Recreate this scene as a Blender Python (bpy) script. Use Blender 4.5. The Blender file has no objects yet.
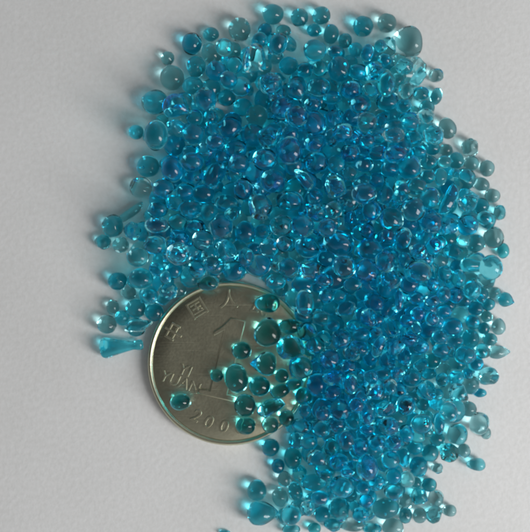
# Blue glass beads heaped on white paper, partly over a coin.  Lengths in millimetres, scaled by MM.
TINTS = {'teal': (0.23, 0.85, 0.965), 'pale': (0.50, 0.91, 0.95), 'blue': (0.13, 0.82, 0.987), 'deep': (0.09, 0.76, 0.98),  # light lost through the heap put into tint: inside mostly bluer, edge paler
         'green': (0.32, 0.87, 0.93), 'cyan': (0.13, 0.87, 0.99)}  # cyan: on some beads a lighter tint stands in for refracted light
PAPER_A = (0.735, 0.735, 0.735, 1)
PAPER_B = (0.80, 0.80, 0.805, 1)
COIN_BASE = (0.64, 0.62, 0.455)
COIN_ROUGH = 0.30
WORLD_COL = (0.99, 0.995, 1.0, 1)
WORLD = 0.345
# azimuth, elevation, distance, size, size, radiance, colour, roll
WINDOW = (-27, 38, 0.36, 0.11, 0.22, 12.1, (1.0, 1.0, 0.985), 0)
FILTER = 2.6
COIN_XY = (-5.303, -14.772)
import bpy, math, random
import numpy as np
from mathutils import Vector, Matrix, noise

MM = 0.001
scene = bpy.context.scene
col = scene.collection
R = math.radians

# ------------------------------------------------------------------ materials
def new_mat(name):
    m = bpy.data.materials.new(name); m.use_nodes = True
    return m, m.node_tree, m.node_tree.nodes['Principled BSDF']

def glass(name, tint, rough=0.01, ior=1.39):
    m, nt, b = new_mat(name)
    b.inputs['Roughness'].default_value = rough
    b.inputs['IOR'].default_value = ior
    b.inputs['Transmission Weight'].default_value = 1.0
    # slight mottling of the tint inside each bead, different for every object
    tc = nt.nodes.new('ShaderNodeTexCoord'); no = nt.nodes.new('ShaderNodeTexNoise')
    no.inputs['Scale'].default_value = 900; no.inputs['Detail'].default_value = 2
    geo = nt.nodes.new('ShaderNodeNewGeometry')
    nt.links.new(geo.outputs['Position'], no.inputs['Vector'])
    mx = nt.nodes.new('ShaderNodeMix'); mx.data_type = 'RGBA'
    mx.inputs[6].default_value = (*[c * 0.92 for c in tint], 1)
    mx.inputs[7].default_value = (*[min(1, c * 1.05) for c in tint], 1)
    nt.links.new(no.outputs['Fac'], mx.inputs[0])
    nt.links.new(mx.outputs[2], b.inputs['Base Color'])
    bp = nt.nodes.new('ShaderNodeBump'); n2 = nt.nodes.new('ShaderNodeTexNoise')
    n2.inputs['Scale'].default_value = 620; n2.inputs['Detail'].default_value = 1
    nt.links.new(geo.outputs['Position'], n2.inputs['Vector'])
    bp.inputs['Strength'].default_value = 0.2; bp.inputs['Distance'].default_value = 0.0001
    nt.links.new(n2.outputs['Fac'], bp.inputs['Height'])
    nt.links.new(bp.outputs['Normal'], b.inputs['Normal'])
    return m

GLASS = {
    'teal':   glass('teal_glass',       TINTS['teal']),
    'pale':   glass('pale_teal_glass',  TINTS['pale']),
    'blue':   glass('blue_glass',       TINTS['blue']),
    'deep':   glass('deep_blue_glass',  TINTS['deep']),
    'green':  glass('green_teal_glass', TINTS['green']),
    'cyan':   glass('cyan_glass',       TINTS['cyan']),
}

def paper_material():
    m, nt, b = new_mat('white_paper')
    tc = nt.nodes.new('ShaderNodeTexCoord')
    n1 = nt.nodes.new('ShaderNodeTexNoise'); n1.inputs['Scale'].default_value = 38; n1.inputs['Detail'].default_value = 5
    n2 = nt.nodes.new('ShaderNodeTexNoise'); n2.inputs['Scale'].default_value = 1400; n2.inputs['Detail'].default_value = 3
    for n in (n1, n2): nt.links.new(tc.outputs['Object'], n.inputs['Vector'])
    r = nt.nodes.new('ShaderNodeValToRGB')
    r.color_ramp.elements[0].position = 0.3; r.color_ramp.elements[0].color = PAPER_A
    r.color_ramp.elements[1].position = 0.7; r.color_ramp.elements[1].color = PAPER_B
    nt.links.new(n1.outputs['Fac'], r.inputs['Fac'])
    mx = nt.nodes.new('ShaderNodeMix'); mx.data_type = 'RGBA'; mx.blend_type = 'MULTIPLY'
    mx.inputs[0].default_value = 1.0
    r2 = nt.nodes.new('ShaderNodeValToRGB')
    r2.color_ramp.elements[0].position = 0.3; r2.color_ramp.elements[0].color = (0.93, 0.93, 0.92, 1)
    r2.color_ramp.elements[1].position = 0.7; r2.color_ramp.elements[1].color = (1, 1, 1, 1)
    nt.links.new(n2.outputs['Fac'], r2.inputs['Fac'])
    nt.links.new(r.outputs['Color'], mx.inputs[6]); nt.links.new(r2.outputs['Color'], mx.inputs[7])
    nt.links.new(mx.outputs[2], b.inputs['Base Color'])
    b.inputs['Roughness'].default_value = 0.75
    b.inputs['Specular IOR Level'].default_value = 0.25
    bp = nt.nodes.new('ShaderNodeBump'); bp.inputs['Strength'].default_value = 0.35; bp.inputs['Distance'].default_value = 0.00012
    nt.links.new(n2.outputs['Fac'], bp.inputs['Height']); nt.links.new(bp.outputs['Normal'], b.inputs['Normal'])
    return m

def metal_material(name, base, rough):
    m, nt, b = new_mat(name)
    tc = nt.nodes.new('ShaderNodeTexCoord')
    n1 = nt.nodes.new('ShaderNodeTexNoise'); n1.inputs['Scale'].default_value = 260; n1.inputs['Detail'].default_value = 6
    n2 = nt.nodes.new('ShaderNodeTexNoise'); n2.inputs['Scale'].default_value = 2600; n2.inputs['Detail'].default_value = 3
    for n in (n1, n2): nt.links.new(tc.outputs['Object'], n.inputs['Vector'])
    mx = nt.nodes.new('ShaderNodeMix'); mx.data_type = 'RGBA'
    mx.inputs[6].default_value = (*[c * 0.66 for c in base], 1); mx.inputs[7].default_value = (*[c * 1.3 for c in base], 1)
    nt.links.new(n1.outputs['Fac'], mx.inputs[0]); nt.links.new(mx.outputs[2], b.inputs['Base Color'])
    b.inputs['Metallic'].default_value = 1.0
    rr = nt.nodes.new('ShaderNodeMapRange'); rr.inputs['To Min'].default_value = rough - 0.05; rr.inputs['To Max'].default_value = rough + 0.07
    nt.links.new(n2.outputs['Fac'], rr.inputs['Value']); nt.links.new(rr.outputs['Result'], b.inputs['Roughness'])
    bp = nt.nodes.new('ShaderNodeBump'); bp.inputs['Strength'].default_value = 0.35; bp.inputs['Distance'].default_value = 0.00004
    # fine handling scratches in two directions
    h = n2.outputs['Fac']
    for ang, sc in ((0.5, 300), (2.1, 240)):
        mp = nt.nodes.new('ShaderNodeMapping'); mp.inputs['Rotation'].default_value = (0, 0, ang); mp.inputs['Scale'].default_value = (sc * 0.3, sc * 14, 1)
        ns = nt.nodes.new('ShaderNodeTexNoise'); ns.inputs['Scale'].default_value = 1; ns.inputs['Detail'].default_value = 2
        cr = nt.nodes.new('ShaderNodeMapRange'); cr.inputs['From Min'].default_value = 0.62; cr.inputs['From Max'].default_value = 0.75; cr.inputs['To Max'].default_value = -0.7
        ad = nt.nodes.new('ShaderNodeMath'); ad.operation = 'ADD'
        nt.links.new(tc.outputs['Object'], mp.inputs['Vector']); nt.links.new(mp.outputs['Vector'], ns.inputs['Vector'])
        nt.links.new(ns.outputs['Fac'], cr.inputs['Value']); nt.links.new(cr.outputs['Result'], ad.inputs[1]); nt.links.new(h, ad.inputs[0]); h = ad.outputs[0]
    nt.links.new(h, bp.inputs['Height']); nt.links.new(bp.outputs['Normal'], b.inputs['Normal'])
    return m

# ------------------------------------------------------------------ helpers
def tag(o, label=None, cat=None, group=None, kind=None):
    if label: o['label'] = label
    if cat: o['category'] = cat
    if group: o['group'] = group
    if kind: o['kind'] = kind
    return o

def link(name, me, parent=None):
    o = bpy.data.objects.new(name, me); col.objects.link(o)
    if parent: o.parent = parent
    return o

def mesh_of(name, verts, faces, mat, smooth=True):
    me = bpy.data.meshes.new(name)
    me.from_pydata([tuple(v) for v in verts], [], faces); me.update()
    if smooth: me.polygons.foreach_set('use_smooth', [True] * len(me.polygons))
    me.materials.append(mat)
    return me

# ------------------------------------------------------------------ unit bead shapes
def ico(sub):
    import bmesh
    bm = bmesh.new(); bmesh.ops.create_icosphere(bm, subdivisions=sub, radius=1.0)
    v = np.array([p.co[:] for p in bm.verts]); f = np.array([[q.index for q in p.verts] for p in bm.faces]); bm.free()
    return v, f
ICO = {s: ico(s) for s in (2, 4, 5)}

def shape_verts(kind, k, sub=5):
    """unit-size vertices of one bead shape; k seeds its own unevenness"""
    rnd = random.Random(kind + str(k))
    d = ICO[sub][0].copy()
    v = d.copy()
    off = Vector((rnd.uniform(-9, 9), rnd.uniform(-9, 9), rnd.uniform(-9, 9)))
    if kind in ('chip',):
        # a broken faceted lump: the rounded intersection of random planes
        ns = []
        for _ in range(13):
            n = np.array([rnd.gauss(0, 1) for _ in range(3)]); n /= np.linalg.norm(n); ns.append((n, rnd.uniform(0.72, 1.0)))
        inv = np.zeros(len(d))
        for n, q in ns: inv += np.maximum(d @ n / q, 0) ** 14
        r = 1 / np.maximum(inv, 1e-3) ** (1 / 14)
        v = d * np.minimum(r, 1.15)[:, None]
    elif kind == 'rod':
        x = np.sign(d[:, 0]) * np.abs(d[:, 0]) ** 0.45
        rad = np.sqrt(np.maximum(1 - np.abs(x) ** 6, 0)); h = np.hypot(d[:, 1], d[:, 2]) + 1e-9
        prof = rad * (0.9 + 0.12 * np.cos(x * 2 + k))
        v = np.stack([x, d[:, 1] / h * prof, d[:, 2] / h * prof], 1)
    elif kind == 'flask':
        x = np.sign(d[:, 0]) * np.abs(d[:, 0]) ** 0.5
        h = np.hypot(d[:, 1], d[:, 2]) + 1e-9
        t = (x + 1) / 2
        prof = (1.0 - 0.62 * np.clip((t - 0.12) / 0.65, 0, 1) ** 0.9) + 0.22 * np.clip((t - 0.78) / 0.22, 0, 1)
        a = np.arctan2(d[:, 2], d[:, 1])
        prof *= np.sqrt(np.maximum(1 - np.abs(x) ** 10, 0)) * (1 + 0.07 * np.cos(5 * a + .6))
        v = np.stack([x, d[:, 1] / h * prof + 0.10 * (1 - t), d[:, 2] / h * prof], 1)
    elif kind in ('dropl', 'dropr'):
        s = -1 if kind == 'dropl' else 1
        th = np.arccos(np.clip(d[:, 0] * s, -1, 1)); h = np.hypot(d[:, 1], d[:, 2]) + 1e-9
        prof = np.sin(th) * np.sin(th / 2) ** 0.9 * 1.22
        v = np.stack([s * np.cos(th), d[:, 1] / h * prof, d[:, 2] / h * prof], 1)
    elif kind == 'egg':
        s = rnd.choice((-1, 1)); sc = 1 - 0.22 * s * d[:, 0]
        v[:, 1] *= sc; v[:, 2] *= sc; v[:, 1:] *= 0.93
    elif kind == 'cap':
        sc = 1 - 0.22 * d[:, 1]; v[:, 0] *= sc; v[:, 2] *= 0.9
    amp = {'bead': 0.075, 'egg': 0.05, 'cap': 0.05, 'dropl': 0.07, 'dropr': 0.07, 'chip': 0.05, 'rod': 0.05, 'flask': 0.04}[kind]
    f = 0.9 if k % 3 else 1.5
    nz = np.array([noise.noise(Vector(p) * f + off) for p in d])
    if kind == 'bead' and k % 4 == 3: amp = 0.17
    return v * (1 + amp * nz)[:, None]

VARIANTS = {'bead': 12, 'chip': 7, 'rod': 3, 'egg': 4}
_cache = {}
def bead_mesh(kind, k, tint):
    key = (kind, k, tint)
    if key not in _cache:
        v, f = shape_verts(kind, k), ICO[5][1]
        rnd = random.Random(k * 7 + len(kind))
        if kind in ('bead', 'chip', 'egg') and k % 2 == 0:      # a few trapped air bubbles, their faces turned inward
            bv, bf = ICO[2]
            for _ in range(rnd.randint(1, 3)):
                c = np.array([rnd.uniform(-.45, .45) for _ in range(3)]); q = rnd.uniform(.04, .11)
                f = np.concatenate([f, bf[:, ::-1] + len(v)]); v = np.concatenate([v, bv * q + c])
        _cache[key] = mesh_of(kind, v, f.tolist(), GLASS[tint])
    return _cache[key]

# one line per bead: x y z rx ry rz (1/100 mm), turn (1/100 degree), shape, variant, glass, category | label | group
BEADS = """
2115 3387 200 275 250 200 800 dropl 0 pale glass_drop|big pale pointed glass drop lying loose past the top corner of the heap|pointed glass drops at the heap edge
-25 -3747 170 242 200 170 0 dropr 0 blue glass_drop|wide blue drop with its point toward the heap near the picture bottom|pointed glass drops at the heap edge
43 -986 402 208 223 217 0 cap 0 green glass_bead|large pale greenish bead on the coin, clearest of its cluster|glass beads heaped on the paper
1091 341 588 237 189 212 -2000 bead 6 blue glass_bead|large oval blue bead, second out from the milky green bead toward eight o'clock|glass beads heaped on the paper
-2181 -1237 136 335 165 135 700 flask 0 blue glass_piece|flared blue tube piece lying on bare paper beside the coin|
-133 3059 452 172 229 200 -1000 chip 4 pale glass_chip|large facetted pale teal chip, second out from the top edge bead toward seven o'clock|glass chips among the beads
-1615 1940 529 171 228 201 0 bead 4 teal glass_bead|big dark oval bead behind the small loose one at the shaded edge|glass beads heaped on the paper
371 1692 666 179 212 196 0 bead 2 teal glass_bead|large oval teal bead, second out from the crumpled chip toward eleven o'clock|glass beads heaped on the paper
-426 -1679 383 173 224 198 800 bead 8 teal glass_bead|big upright oval dark teal bead on the coin next to the tiny one|glass beads heaped on the paper
-20 -1463 382 198 193 164 0 dropl 0 teal glass_drop|teal drop on the coin with its tip toward the numeral|pointed glass drops at the heap edge
2225 -90 828 202 176 191 0 bead 7 cyan glass_bead|big bright cyan oval bead lying on top of the heap|glass beads heaped on the paper
1493 -2953 710 171 207 191 0 bead 11 blue glass_bead|tall teal oval bead on the lower heap, biggest around it|glass beads heaped on the paper
-1295 2361 492 200 181 193 0 chip 4 blue glass_chip|large facetted blue chip next to the wide edge oval toward three o'clock|glass chips among the beads
89 1940 601 180 199 189 0 chip 6 cyan glass_chip|large facetted bright cyan chip, fourth out from the crumpled chip toward eleven o'clock|glass chips among the beads
398 -1221 405 203 178 191 0 chip 5 blue glass_chip|crumpled sparkling blue chip among the beads on the coin|glass chips among the beads
-1408 2848 190 185 194 190 0 bead 5 pale glass_bead|large round pale teal bead next to the wide edge oval toward one o'clock|glass beads heaped on the paper
1870 689 542 190 190 190 0 bead 11 green glass_bead|large milky green bead lying on top of the heap|glass beads heaped on the paper
-1665 2483 194 204 185 194 0 bead 9 teal glass_bead|wide teal oval bead on the shaded upper edge of the heap|glass beads heaped on the paper
1499 -79 629 179 189 185 0 bead 0 blue glass_bead|large round blue bead, second out from the bright cyan oval toward nine o'clock|glass beads heaped on the paper
1106 2941 411 172 192 182 0 bead 0 blue glass_bead|large round blue bead, third out from the topmost pair toward five o'clock|glass beads heaped on the paper
-86 873 574 171 190 180 0 chip 2 teal glass_chip|large facetted teal chip next to the crumpled chip toward eight o'clock|glass chips among the beads
113 1249 614 189 170 180 0 bead 5 blue glass_bead|large round blue bead next to the crumpled chip toward nine o'clock|glass beads heaped on the paper
2183 834 629 178 178 178 0 bead 9 green glass_bead|large round greenish teal bead next to the milky green bead toward two o'clock|glass beads heaped on the paper
3367 -23 439 171 189 183 0 bead 4 teal glass_bead|big dark egg shaped bead at the outer edge of the heap|glass beads heaped on the paper
736 2105 566 171 199 184 0 bead 11 deep glass_bead|large round deep blue bead next to the crumpled chip toward twelve o'clock|glass beads heaped on the paper
-1376 1441 450 162 201 182 0 bead 8 deep glass_bead|deep blue upright oval bead one in from the shaded edge|glass beads heaped on the paper
1823 -3674 181 206 160 181 1000 bead 10 teal glass_bead|wide oval bead close to the picture bottom in the heap|glass beads heaped on the paper
1162 -12 686 169 179 175 0 bead 8 green glass_bead|large round greenish teal bead, fourth out from the tall upright oval toward two o'clock|glass beads heaped on the paper
-1271 181 622 180 170 176 0 bead 8 pale glass_bead|round pale teal bead, third out from the big bead by coin toward two o'clock|glass beads heaped on the paper
761 1541 430 191 167 177 0 bead 7 blue glass_bead|large round blue bead next to the crumpled chip toward one o'clock|glass beads heaped on the paper
365 964 422 201 153 174 0 bead 7 blue glass_bead|large oval blue bead, second out from the crumpled chip toward seven o'clock|glass beads heaped on the paper
527 -1491 653 170 175 173 0 bead 4 teal glass_bead|largest round dark bead of the cluster on the coin|glass beads heaped on the paper
-1 1557 711 179 164 173 0 bead 1 cyan glass_bead|large round bright cyan bead next to the crumpled chip toward ten o'clock|glass beads heaped on the paper
-883 2476 494 167 181 175 0 bead 3 blue glass_bead|large round blue bead, second out from the wide edge oval toward three o'clock|glass beads heaped on the paper
1139 -3284 495 182 168 176 0 bead 7 blue glass_bead|large round blue bead, second out from the tall teal oval toward eight o'clock|glass beads heaped on the paper
-754 1356 383 144 216 155 -3500 bead 3 blue glass_bead|large oval blue bead next to the deep blue oval toward three o'clock|glass beads heaped on the paper
1554 255 555 190 161 175 0 bead 8 teal glass_bead|large round teal bead, second out from the milky green bead toward seven o'clock|glass beads heaped on the paper
-384 3585 175 165 185 175 0 bead 8 pale glass_bead|large round pale teal bead next to the top edge bead toward eight o'clock|glass beads heaped on the paper
596 -543 546 140 210 151 0 bead 1 teal glass_bead|tall upright oval bead beside the buried edge of the coin|glass beads heaped on the paper
88 2686 615 180 161 171 0 bead 3 teal glass_bead|large round teal bead, second out from the top edge bead toward six o'clock|glass beads heaped on the paper
2146 1465 472 171 180 175 0 bead 7 blue glass_bead|large round blue bead, third out from the long glass rod toward ten o'clock|glass beads heaped on the paper
-529 2063 423 182 163 170 0 bead 9 blue glass_bead|large round blue bead, fifth out from the deep blue oval toward two o'clock|glass beads heaped on the paper
-1856 -185 409 182 163 174 0 bead 10 green glass_bead|big round blue bead between the paper edge and the coin|glass beads heaped on the paper
549 590 644 179 160 170 0 bead 3 blue glass_bead|large round blue bead next to the crumpled chip toward six o'clock|glass beads heaped on the paper
631 286 433 182 163 170 0 bead 10 blue glass_bead|large round blue bead, third out from the tall upright oval toward twelve o'clock|glass beads heaped on the paper
31 -556 356 191 153 171 0 egg 1 blue glass_bead|wide flat-topped dark bead highest on the coin, by its upper rim|glass beads heaped on the paper
-300 -2089 355 165 173 170 0 bead 0 teal glass_bead|dark teal bead on the coin just under the big upright oval|glass beads heaped on the paper
-1774 1509 170 175 165 170 0 bead 2 teal glass_bead|large round teal bead next to the deep blue oval toward nine o'clock|glass beads heaped on the paper
738 3205 480 172 162 169 0 bead 5 blue glass_bead|large round blue bead next to the topmost pair toward five o'clock|glass beads heaped on the paper
1451 1060 713 179 150 165 0 bead 4 green glass_bead|large oval greenish teal bead, second out from the milky green bead toward ten o'clock|glass beads heaped on the paper
-640 560 765 178 150 165 0 bead 3 teal glass_bead|large oval teal bead, fifth out from the deep blue oval toward five o'clock|glass beads heaped on the paper
-1878 1184 170 175 165 170 0 bead 7 pale glass_bead|large round pale teal bead next to the deep blue oval toward eight o'clock|glass beads heaped on the paper
191 3316 370 144 192 167 -3000 bead 11 green glass_bead|large oval greenish teal bead next to the top edge bead toward six o'clock|glass beads heaped on the paper
-190 1955 380 192 173 180 0 bead 0 cyan glass_bead|large round bright cyan bead, third out from the crumpled chip toward ten o'clock|glass beads heaped on the paper
-2310 609 168 161 175 168 0 bead 9 teal glass_bead|round dark bead beside the rod at the shaded edge of the heap|glass beads heaped on the paper
1799 2695 556 133 199 144 0 bead 9 cyan glass_bead|large oval bright cyan bead next to the big pale drop toward seven o'clock|glass beads heaped on the paper
-101 10 388 182 173 177 0 bead 4 pale glass_bead|large round pale teal bead, third out from the tall upright oval toward ten o'clock|glass beads heaped on the paper
1110 -2110 682 161 166 165 0 bead 6 blue glass_bead|large round blue bead, fourth out from the tall teal oval toward eleven o'clock|glass beads heaped on the paper
1043 1157 650 160 160 161 0 chip 5 blue glass_chip|large facetted blue chip, second out from the crumpled chip toward three o'clock|glass chips among the beads
-1618 307 626 170 151 163 0 bead 7 blue glass_bead|large round blue bead next to the big bead by coin toward one o'clock|glass beads heaped on the paper
-123 2263 272 169 169 166 0 bead 6 green glass_bead|large round greenish teal bead, seventh out from the crumpled chip toward eleven o'clock|glass beads heaped on the paper
2455 635 647 160 160 161 0 bead 6 teal glass_bead|large round teal bead next to the long glass rod toward seven o'clock|glass beads heaped on the paper
241 601 536 181 152 165 0 bead 9 pale glass_bead|large oval pale teal bead, third out from the crumpled chip toward seven o'clock|glass beads heaped on the paper
778 -1772 436 152 177 163 0 bead 4 deep glass_bead|large round deep blue bead next to the pale coin bead toward five o'clock|glass beads heaped on the paper
469 2193 744 164 150 159 0 bead 3 blue glass_bead|large round blue bead, second out from the crumpled chip toward twelve o'clock|glass beads heaped on the paper
3238 -2388 212 148 177 163 -1500 bead 7 pale glass_bead|large oval pale teal bead, third out from the deep blue bead toward two o'clock|glass beads heaped on the paper
1129 -3689 164 157 172 163 0 bead 3 blue glass_bead|large round blue bead, third out from the wide low oval toward nine o'clock|glass beads heaped on the paper
-456 -75 384 173 154 164 0 bead 9 blue glass_bead|large round blue bead next to the pale coin bead toward eleven o'clock|glass beads heaped on the paper
2917 -2558 161 157 166 161 0 bead 7 teal glass_bead|large round teal bead, second out from the deep blue bead toward two o'clock|glass beads heaped on the paper
-909 376 649 160 151 156 0 bead 1 green glass_bead|round greenish teal bead, fourth out from the big bead by coin toward two o'clock|glass beads heaped on the paper
-299 509 440 153 163 156 0 bead 2 blue glass_bead|round blue bead, second out from the crumpled chip toward eight o'clock|glass beads heaped on the paper
117 3821 161 165 156 161 0 bead 5 teal glass_bead|round teal bead sitting highest on the top edge of the heap|glass beads heaped on the paper
-1109 3370 161 151 170 161 0 bead 1 deep glass_bead|dark blue bead with bright glow beside it at the upper heap corner|glass beads heaped on the paper
-1069 1970 457 162 153 158 0 bead 0 teal glass_bead|large round teal bead next to the big dark oval toward three o'clock|glass beads heaped on the paper
3027 603 419 153 162 159 0 bead 7 deep glass_bead|large round deep blue bead next to the long glass rod toward five o'clock|glass beads heaped on the paper
-603 218 503 162 152 156 0 chip 3 teal glass_chip|facetted teal chip, fifth out from the big bead by coin toward two o'clock|glass chips among the beads
-1077 1537 549 171 142 157 0 bead 4 blue glass_bead|large oval blue bead next to the deep blue oval toward two o'clock|glass beads heaped on the paper
-1521 1144 454 162 153 160 0 bead 5 teal glass_bead|large round teal bead next to the deep blue oval toward seven o'clock|glass beads heaped on the paper
3472 430 161 156 165 160 0 bead 9 pale glass_bead|large round pale teal bead next to the big edge egg toward twelve o'clock|glass beads heaped on the paper
-1111 845 454 172 143 157 0 bead 3 blue glass_bead|large oval blue bead, second out from the deep blue oval toward five o'clock|glass beads heaped on the paper
805 2680 395 173 144 156 0 bead 10 green glass_bead|oval greenish teal bead, fourth out from the topmost pair toward five o'clock|glass beads heaped on the paper
259 2336 558 166 166 166 0 bead 8 teal glass_bead|large round teal bead, fifth out from the crumpled chip toward eleven o'clock|glass beads heaped on the paper
-394 1516 616 165 142 154 0 bead 0 blue glass_bead|round blue bead, third out from the deep blue oval toward three o'clock|glass beads heaped on the paper
-79 -1803 341 158 153 156 0 bead 8 blue glass_bead|round dark bead on the coin touching the big oval and the drop|glass beads heaped on the paper
2708 -2166 566 139 167 155 0 bead 2 pale glass_bead|oval pale teal bead, second out from the deep blue bead toward one o'clock|glass beads heaped on the paper
2982 -1335 403 169 141 156 0 bead 5 blue glass_bead|oval blue bead next to the dark slanted oval toward three o'clock|glass beads heaped on the paper
1788 -2119 443 183 135 156 0 chip 0 blue glass_chip|facetted blue chip, third out from the bright sliver toward six o'clock|glass chips among the beads
1503 2123 601 151 151 152 0 bead 5 pale glass_bead|round pale teal bead, sixth out from the crumpled chip toward two o'clock|glass beads heaped on the paper
-318 1138 602 142 161 151 0 bead 1 blue glass_bead|round blue bead, fourth out from the crumpled chip toward nine o'clock|glass beads heaped on the paper
3049 959 449 153 153 155 0 chip 6 pale glass_chip|facetted pale teal chip, second out from the long glass rod toward three o'clock|glass chips among the beads
1485 3638 156 156 156 156 0 bead 0 blue glass_bead|round blue bead, second out from the big pale drop toward ten o'clock|glass beads heaped on the paper
1147 1957 676 160 141 151 0 bead 7 blue glass_bead|round blue bead, third out from the crumpled chip toward one o'clock|glass beads heaped on the paper
1756 69 807 140 159 151 0 bead 3 blue glass_bead|round blue bead next to the bright cyan oval toward ten o'clock|glass beads heaped on the paper
-1040 3023 155 146 166 155 0 bead 6 teal glass_bead|round teal bead next to the dark corner bead toward six o'clock|glass beads heaped on the paper
-1899 129 438 163 143 155 0 bead 4 pale glass_bead|round pale teal bead next to the big bead by coin toward twelve o'clock|glass beads heaped on the paper
653 -62 556 180 133 155 0 chip 2 green glass_chip|facetted greenish teal chip, second out from the tall upright oval toward twelve o'clock|glass chips among the beads
349 -26 600 161 142 151 0 bead 3 blue glass_bead|round blue bead, second out from the tall upright oval toward eleven o'clock|glass beads heaped on the paper
393 -3726 379 147 158 154 0 bead 1 green glass_bead|round greenish teal bead next to the low pointed drop toward three o'clock|glass beads heaped on the paper
99 -2114 339 204 115 124 2500 chip 5 blue glass_chip|long slanted clear chip in the cluster on the coin|glass chips among the beads
1124 -1081 570 151 151 151 0 bead 9 cyan glass_bead|round bright cyan bead, second out from the bright sliver toward nine o'clock|glass beads heaped on the paper
957 -1377 564 151 151 151 0 bead 0 blue glass_bead|round blue bead, third out from the bright sliver toward nine o'clock|glass beads heaped on the paper
1920 1655 574 171 133 151 0 bead 5 blue glass_bead|oval blue bead, third out from the milky green bead toward twelve o'clock|glass beads heaped on the paper
-925 1087 355 173 144 157 0 bead 4 blue glass_bead|oval blue bead, second out from the deep blue oval toward four o'clock|glass beads heaped on the paper
1256 1001 436 190 190 190 0 bead 9 pale glass_bead|large round pale teal bead, third out from the milky green bead toward ten o'clock|glass beads heaped on the paper
-1372 1829 164 165 165 164 0 bead 8 deep glass_bead|large round deep blue bead next to the big dark oval toward four o'clock|glass beads heaped on the paper
-125 -3405 153 149 158 153 0 bead 2 teal glass_bead|facetted teal bead standing loose below the coin|glass beads heaped on the paper
-1582 603 696 179 122 132 0 bead 8 teal glass_bead|oval teal bead, second out from the shadowed edge bead toward three o'clock|glass beads heaped on the paper
2337 -2361 409 155 147 151 0 bead 4 pale glass_bead|round pale teal bead next to the deep blue bead toward twelve o'clock|glass beads heaped on the paper
420 -2915 153 137 172 153 0 bead 5 cyan glass_bead|glowing bright cyan oval bead below the coin|glass beads heaped on the paper
2750 988 410 90 248 97 -2500 rod 1 blue glass_rod|long slanting glass rod near the outer slope of the heap|glass rods among the beads
1858 -186 571 161 142 151 0 bead 3 teal glass_bead|round teal bead next to the bright cyan oval toward nine o'clock|glass beads heaped on the paper
2516 1953 448 153 143 150 0 bead 3 teal glass_bead|round teal bead, second out from the clear edge bead toward ten o'clock|glass beads heaped on the paper
461 2587 646 142 151 147 0 bead 6 cyan glass_bead|round bright cyan bead, third out from the topmost pair toward six o'clock|glass beads heaped on the paper
1569 820 518 143 162 151 0 bead 11 blue glass_bead|round blue bead next to the milky green bead toward ten o'clock|glass beads heaped on the paper
2389 -1859 429 155 141 148 0 chip 3 blue glass_chip|facetted blue chip next to the dark slanted oval toward seven o'clock|glass chips among the beads
1822 -2358 655 153 139 147 0 bead 8 teal glass_bead|round teal bead, second out from the tall teal oval toward one o'clock|glass beads heaped on the paper
788 -2868 452 155 141 148 0 chip 4 teal glass_chip|facetted teal chip next to the glowing cyan oval toward three o'clock|glass chips among the beads
2459 1013 418 144 162 152 0 bead 7 pale glass_bead|round pale teal bead next to the long glass rod toward nine o'clock|glass beads heaped on the paper
2104 -2080 413 141 155 147 0 bead 8 teal glass_bead|round teal bead, second out from the deep blue bead toward twelve o'clock|glass beads heaped on the paper
739 -3290 139 200 129 139 0 bead 8 teal glass_bead|oval teal bead, second out from the glowing cyan oval toward five o'clock|glass beads heaped on the paper
2330 -3042 150 143 158 150 0 bead 6 deep glass_bead|deep blue bead among paler ones on the lower heap|glass beads heaped on the paper
-732 2919 378 154 154 154 0 bead 0 blue glass_bead|round blue bead next to the dark corner bead toward five o'clock|glass beads heaped on the paper
-1957 -645 148 149 149 148 0 bead 8 teal glass_bead|round teal bead next to the big bead by coin toward six o'clock|glass beads heaped on the paper
751 -1182 529 151 138 144 0 bead 11 blue glass_bead|round blue bead, second out from the tall upright oval toward six o'clock|glass beads heaped on the paper
2793 -908 415 155 141 148 0 bead 4 blue glass_bead|round blue bead next to the dark slanted oval toward one o'clock|glass beads heaped on the paper
2892 -1896 440 135 155 146 0 chip 4 teal glass_chip|facetted teal chip, third out from the dark slanted oval toward five o'clock|glass chips among the beads
2719 597 391 172 153 162 0 chip 0 teal glass_chip|large facetted teal chip next to the long glass rod toward six o'clock|glass chips among the beads
1189 -2561 702 124 160 142 0 bead 5 blue glass_bead|oval blue bead, second out from the tall teal oval toward eleven o'clock|glass beads heaped on the paper
1846 3689 146 146 146 146 0 bead 0 pale glass_bead|round pale teal bead next to the big pale drop toward ten o'clock|glass beads heaped on the paper
-2403 -886 146 149 143 146 0 bead 0 pale glass_bead|pale green-grey bead directly above the flared tube|glass beads heaped on the paper
2185 -1676 356 156 141 146 0 bead 10 green glass_bead|round greenish teal bead, second out from the dark slanted oval toward eight o'clock|glass beads heaped on the paper
1881 -2911 369 147 141 144 0 bead 1 blue glass_bead|round blue bead next to the tall teal oval toward two o'clock|glass beads heaped on the paper
66 274 422 153 144 147 0 bead 5 pale glass_bead|round pale teal bead, fourth out from the tall upright oval toward eleven o'clock|glass beads heaped on the paper
3371 -1691 147 172 126 147 3000 chip 3 teal glass_chip|facetted teal chip next to the dark slanted oval toward four o'clock|glass chips among the beads
2777 -2820 146 149 143 146 0 chip 2 cyan glass_chip|facetted bright cyan chip next to the deep blue bead toward two o'clock|glass chips among the beads
2032 404 694 122 160 141 0 bead 7 teal glass_bead|oval teal bead next to the milky green bead toward five o'clock|glass beads heaped on the paper
-288 -2398 329 153 133 144 0 bead 6 blue glass_bead|round bead on the bottom rim of the coin beside the year|glass beads heaped on the paper
157 -227 376 163 125 143 0 bead 0 pale glass_bead|oval pale teal bead, second out from the tall upright oval toward ten o'clock|glass beads heaped on the paper
1829 2466 356 173 135 152 0 bead 7 blue glass_bead|oval blue bead, third out from the big pale drop toward seven o'clock|glass beads heaped on the paper
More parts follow.
